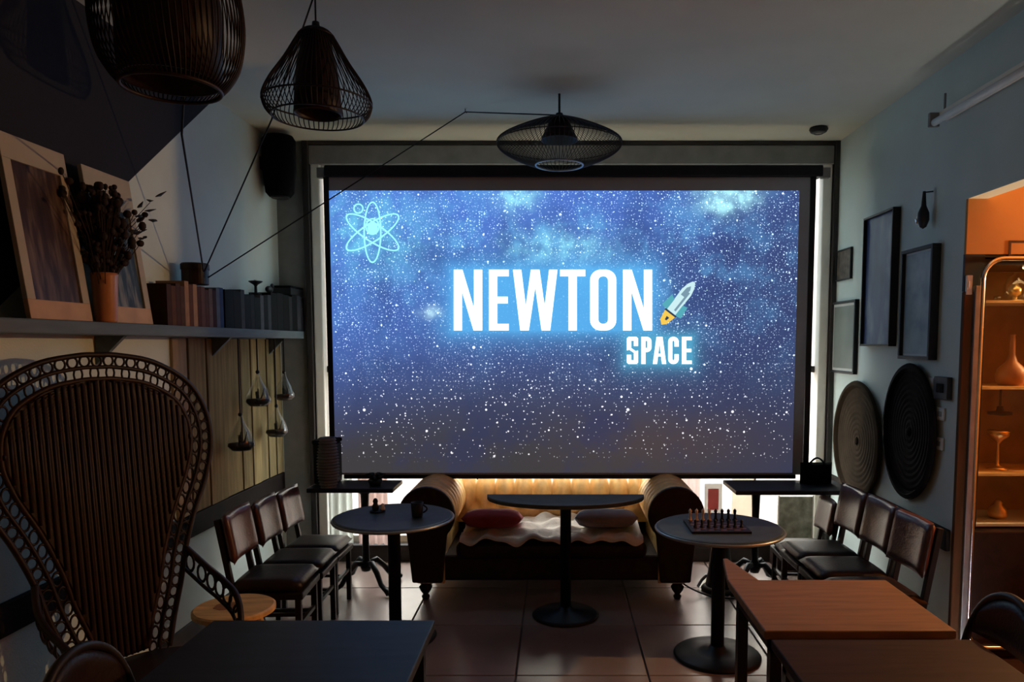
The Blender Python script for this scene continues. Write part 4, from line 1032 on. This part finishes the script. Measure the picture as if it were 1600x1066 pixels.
bulb(445, 620, 540, -2.00, 'glass hanging terrarium high on the planks, nearest the screen', .9)
bulb(433, 676, 540, -2.00, 'glass hanging terrarium low on the planks, under the two upper ones', .95)

# ================================================================== RIGHT WALL
def wall_frame(px0, px1, ytl, ybl, label, artm, fw, depth, fm='black', matw=0.0, glassy=True):
    a_, c_ = atX(px0, ytl, XR-depth), atX(px0, ybl, XR-depth); e_ = atX(px1, ytl, XR-depth)
    yf, yn, z1, z0 = a_.y, e_.y, a_.z, c_.z
    t = thing('picture_frame', (XR-depth/2, (yf+yn)/2, z0), label, 'picture', 'pictures on the right wall')
    for bb in ((yn,yf,z0,z0+fw),(yn,yf,z1-fw,z1),(yn,yn+fw,z0+fw,z1-fw),(yf-fw,yf,z0+fw,z1-fw)):
        B().box(XR-depth, XR-.0005, bb[0], bb[1], bb[2], bb[3]).obj('frame_bar', fm, t, world=True, bevel=.002)
    x = XR-depth*.55
    if matw:
        B().box(x, x+.004, yn+fw, yf-fw, z0+fw, z1-fw).obj('mount', 'plate_white', t, world=True)
        B().box(x-.002, x-.0001, yn+fw+matw, yf-fw-matw, z0+fw+matw, z1-fw-matw).obj('picture', artm, t, world=True)
    else:
        B().box(x, x+.004, yn+fw, yf-fw, z0+fw, z1-fw).obj('picture', artm, t, world=True)
    return t
wall_frame(1299, 1336, 473, 582, 'pale framed picture beside the window, lowest on the right wall', 'art_pale', .018, .03, matw=.02)
wall_frame(1349, 1395, 342, 541, 'tall blue print in a deep dark frame on the right wall', 'art_blue', .014, .05, 'dark_wood')
wall_frame(1408, 1457, 393, 561, 'grey-blue picture in a black frame nearest the glass cabinet', 'art_grey', .02, .05, matw=.012)
wall_frame(1306, 1329, 393, 440, 'very small dark picture above the pale framed one', 'art_small', .01, .02)
def tray(px, py, rx_px, rz_px, m, label, X=XR-.03):
    q = atX(px, py, X); e0, e1 = atX(px-rx_px, py, X), atX(px+rx_px, py, X); ry = abs(e0.y-e1.y)/2; rz = (atX(px, py-rz_px, X).z - atX(px, py+rz_px, X).z)/2
    cy = (e0.y+e1.y)/2
    t = thing('woven_tray', (XR-.02, cy, q.z-rz), label, 'basket', 'woven trays on the right wall')
    prof = []
    for i in range(23):
        f_ = i/22; prof.append((f_, .004 + .003*(i % 2) + (.022 if f_ > .93 else 0)))
    n = 48; vs = []; fs = []
    for f_, h in prof:
        for j in range(n): vs.append((-h, f_*ry*math.cos(2*PI*j/n), rz + f_*rz*math.sin(2*PI*j/n)))
    for i in range(len(prof)-1):
        for j in range(n): fs.append((i*n+j, i*n+(j+1)%n, (i+1)*n+(j+1)%n, (i+1)*n+j))
    B().add(vs, fs).obj('weave', m, t)
    B().tube([(-.014, ry*math.cos(2*PI*j/48), rz+rz*math.sin(2*PI*j/48)) for j in range(48)], .014, 6, closed=True).obj('rim', m, t, smooth=True)
    B().lathe([(0,0),(.03,0),(.02,.012),(0,.016)], 14).xf(Matrix.Translation((-.006,0,rz)) @ Matrix.Rotation(-PI/2,4,'Y')).obj('boss', m, t, smooth=True)
tray(1340, 690, 35, 92, 'basket_brown', 'brown oval woven tray on the right wall, nearest the window')
tray(1422, 675, 39, 104, 'basket_dark', 'black oval woven tray on the right wall, nearest the doorway')
q = atX(1442, 358, XR-.05)
t = thing('hanging_ornament', (XR-.05, q.y, q.z), 'small dark teardrop ornament hanging above the black frame', 'ornament')
hq = atX(1442, 300, XR-.05).z - q.z
B().lathe([(0,0),(.018,.012),(.032,.05),(.030,.09),(.014,.13),(.008,hq)], 16).obj('drop', 'black', t, smooth=True)
B().lathe([(0,0),(.012,.004),(.016,.03),(0,.05)], 10, (-.022,.02,.03)).obj('bead', 'chrome', t, smooth=True)
B().tube([(0,0,hq*.97),(.0495,0,hq)], .004, 6).obj('hook', 'black', t)
def wbox(px0, px1, y0, y1, dep, m, name, label, cat, inner=None):
    a_, c_ = atX(px0, y0, XR-dep), atX(px1, y1, XR-dep); 
    z1, z0 = a_.z, atX(px0, y1, XR-dep).z
    t = thing(name, (XR-dep/2, (a_.y+c_.y)/2, z0), label, cat)
    B().box(XR-dep, XR-.0005, c_.y, a_.y, z0, z1).obj('body', m, t, world=True, bevel=.004)
    w_ = a_.y-c_.y; h_ = z1-z0
    B().box(XR-dep-.004, XR-dep+.001, c_.y+w_*.25, a_.y-w_*.25, z0+h_*.3, z1-h_*.3).obj('button', inner or m, t, world=True, bevel=.002)
wbox(1459, 1479, 588, 623, .03, 'black', 'wall_switch', 'black square switch box by the brown door post', 'switch', 'black_cloth')
wbox(1450, 1457, 590, 616, .012, 'plate_white', 'wall_switch', 'narrow white switch plate beside the black tray', 'switch', 'white_frame')
wbox(1463, 1474, 636, 656, .012, 'plate_white', 'wall_socket', 'white socket plate under the black switch box, upper one', 'socket', 'grey_frame')
wbox(1461, 1472, 682, 702, .012, 'plate_white', 'wall_socket', 'white socket plate under the black switch box, lower one', 'socket', 'grey_frame')
# wall-mounted light batten, unlit
a_, c_ = atX(1452, 198, XR-.10), atX(1600, 112, XR-.10)
t = thing('light_batten', (XR-.08, (a_.y+c_.y)/2-.2, a_.z), 'long white unlit light batten high on the right wall', 'lamp')
y1, y0, z = a_.y, c_.y-.5, (a_.z+c_.z)/2
B().box(XR-.06, XR-.001, y0, y1, z+.03, z+.075).obj('housing', 'white_frame', t, world=True, bevel=.006)
B().tube([(XR-.085, y0+.02, z+.015), (XR-.085, y1-.02, z+.015)], .019, 12).obj('tube', 'plate_white', t, world=True, smooth=True)
for yy in (y0+.012, y1-.012): B().box(XR-.11, XR-.055, yy-.012, yy+.012, z-.006, z+.07).obj('end_cap', 'grey_frame', t, world=True, bevel=.004)
B().tube([(XR-.03, y1-.02, z+.075),(XR-.03, y1-.02, z+.17)], .006, 6).obj('cable', 'grey_frame', t, world=True)

# ================================================================== SIDE ROOM: glass cabinet and its glassware
CY0 = SY1 - .04
cx0 = atY(1533, 500, CY0).x; cx1 = cx0 + .86
z_b, z_t = .42, atY(1580, 404, CY0).z
cab = thing('glass_cabinet', ((cx0+cx1)/2, CY0+.2, 0), 'tall glass display cabinet with rounded metal frame in the side room', 'cabinet')
def rpath(x0_, x1_, z0_, z1_, r):
    out = []
    for cx_, cz_, a0 in ((x1_-r,z1_-r,0),(x0_+r,z1_-r,90),(x0_+r,z0_+r,180),(x1_-r,z0_+r,270)):
        out += [(cx_+r*math.cos(math.radians(a0+90*i/8)), cz_+r*math.sin(math.radians(a0+90*i/8))) for i in range(9)]
    return out
B().tube([(x, CY0, z_) for x, z_ in rpath(cx0, cx1, .06, z_t, .11)], .013, 8, closed=True).obj('front_frame', 'chrome', cab, world=True, smooth=True)
B().box(cx0-.042, cx0-.013, CY0-.012, CY0+.012, .10, z_t-.14).obj('side_strip', 'metal_rim', cab, world=True, bevel=.004)
B().box(cx0-.012, cx0+.012, CY0+.03, CY0+.42, .06, z_t-.02).box(cx1-.012, cx1+.012, CY0+.03, CY0+.42, .06, z_t-.02).box(cx0, cx1, CY0+.03, CY0+.42, z_t-.03, z_t).obj('case', 'dark_wood', cab, world=True)
B().box(cx0+.01, cx1-.01, CY0+.41, CY0+.43, .06, z_t-.02).obj('back_panel', 'cab_back', cab, world=True)
B().box(cx0+.012, cx1-.012, CY0+.01, CY0+.40, .0, .70).obj('lower_cupboard', 'leather_dark', cab, world=True, bevel=.01)
shz = [atY(1570, yy, CY0+.1).z for yy in (470, 604, 738, 816)]
for z_ in shz:
    B().box(cx0+.055, cx1-.02, CY0+.06, CY0+.40, z_-.014, z_).obj('shelf', 'blonde_wood' if z_ != shz[-1] else 'plate_white', cab, world=True)
B().box(cx0+.02, cx0+.05, CY0+.05, CY0+.09, .7, z_t-.1).obj('inner_post', 'black', cab, world=True)
B().box(cx0+.02, cx1-.02, CY0+.012, CY0+.016, .70, z_t-.03).obj('door_glass', 'pane', cab, world=True)
emit('cab_lamp', (1.0, .62, .28), 6.0)
for xx in (cx0+.3, cx1-.25): B().lathe([(0,-.008),(.018,-.008),(.02,0),(0,.0)], 16, (xx, CY0+.12, z_t-.032)).obj('puck_lamp', 'cab_lamp', cab, world=True)
lt = bpy.data.lights.new('cabinet_light', 'AREA'); lt.energy = CAB_W; lt.color = (1.0, .60, .26); lt.shape = 'RECTANGLE'; lt.size = .55; lt.size_y = .06
lo = bpy.data.objects.new('cabinet_light', lt); C.objects.link(lo); lo.location = ((cx0+cx1)/2, CY0+.1, z_t-.06)
def ware(px, si, prof, m, label, nm='glassware', cat='glassware', rip=None):
    x = atY(px, 500, CY0+.2).x; t = thing(nm, (x, CY0+.2, shz[si]+.0005), label, cat, 'things in the glass cabinet')
    B().lathe(prof, 24, rip=rip).obj('body', m, t, smooth=True); return t
t = ware(1584, 0, [(0,0),(.05,0),(.05,.006),(.012,.012),(.012,.03),(.03,.04),(.032,.07),(.018,.085),(.012,.10),(0,.108)], 'brass', 'small brass bell-like ornament on the top cabinet shelf', 'ornament', 'ornament')
B().lathe([(.055,.0),(.055,.09),(.04,.13),(.01,.15),(.01,.16),(0,.165)], 20).obj('glass_dome', 'clear_glass', t, smooth=True)
ware(1557, 0, [(0,0),(.02,0),(.02,.03),(.016,.03),(.015,.004),(0,.004)], 'clear_glass', 'small glass cup at the left end of the top cabinet shelf', 'glass_cup', 'glass')
t = ware(1584, 1, [(0,0),(.06,0),(.075,.02),(.08,.05),(.07,.09),(.03,.13),(.016,.17),(.013,.27),(.016,.28)], 'terracotta', 'amber long-necked carafe on the second cabinet shelf', 'carafe', 'carafe')
t = ware(1569, 2, [(0,0),(.055,0),(.055,.006),(.03,.016),(.008,.03),(.006,.14),(.02,.16),(.05,.185),(.058,.215)], 'brass', 'tall brass goblet on the third cabinet shelf', 'goblet', 'goblet')
t = ware(1569, 2, [(.02,.30),(.06,.305),(.062,.32),(.02,.325),(.015,.35),(0,.355)], 'black', 'dark hanging fitting under the second cabinet shelf', 'hanging_glass_rack', 'rack')
B().tube([(0,0,.35),(0,0,shz[1]-shz[2]-.0145)], .006, 6).obj('stem', 'black', t)
t = ware(1573, 3, [(0,0),(.04,0),(.05,.02),(.045,.05),(.02,.075),(.024,.085),(.012,.10),(0,.105)], 'brass', 'small copper pot on the lowest cabinet shelf', 'copper_pot', 'pot')
q = atY(1588, 388, SY1-.02)
t = thing('small_frame', (q.x+.02, SY1-.012, z_t+.004), 'small orange-lit picture frame above the glass cabinet', 'picture')
for bb in ((-.06,.06,0,.012),(-.06,.06,.078,.09),(-.06,-.048,.012,.078),(.048,.06,.012,.078)):
    B().box(bb[0], bb[1], -.01, .011, bb[2], bb[3]).obj('frame_bar', 'brown_trim', t)
B().box(-.048,.048,-.002,.008,.012,.078).obj('picture', 'art_small', t)
q = atY(1502, 446, SY1-.005)
t = thing('wall_switch', (XR+.018, SY1-.027, q.z), 'white switch in the dark gap above the brown door post', 'switch')
B().box(-.016,.016,-.008,.008,-.05,.05).obj('body', 'plate_white', t, bevel=.003)
B().box(-.008,.008,-.012,-.007,-.02,.02).obj('button', 'white_frame', t)
# side room wall lamp (the warm lamp, just outside the picture)
SL = Vector((3.5, SY1-.11, 2.15))
lp = thing('wall_lamp', SL, 'warm glowing wall lamp on the orange wall of the side room', 'lamp')

B().blob((0,0,0), .035, 10).obj('bulb', 'clear_glass', lp, smooth=True)
B().lathe([(0,-.075),(.04,-.075),(.042,-.06),(.02,-.04),(.018,-.034),(0,-.034)], 20).obj('socket', 'brass', lp, smooth=True)
B().tube([(0,0,-.07),(0,.05,-.085),(0,.088,-.07)], .008, 8).obj('arm', 'brass', lp, smooth=True)
B().box(-.04,.04,.075,.0885,-.13,-.01).obj('backplate', 'brass', lp, bevel=.004)
l2 = bpy.data.lights.new('side_room_light', 'POINT'); l2.energy = SIDE_W; l2.color = (1.0, .60, .29); l2.shadow_soft_size = .025
o2 = bpy.data.objects.new('side_room_light', l2); C.objects.link(o2); o2.location = SL + Vector((0, -.01, .0))
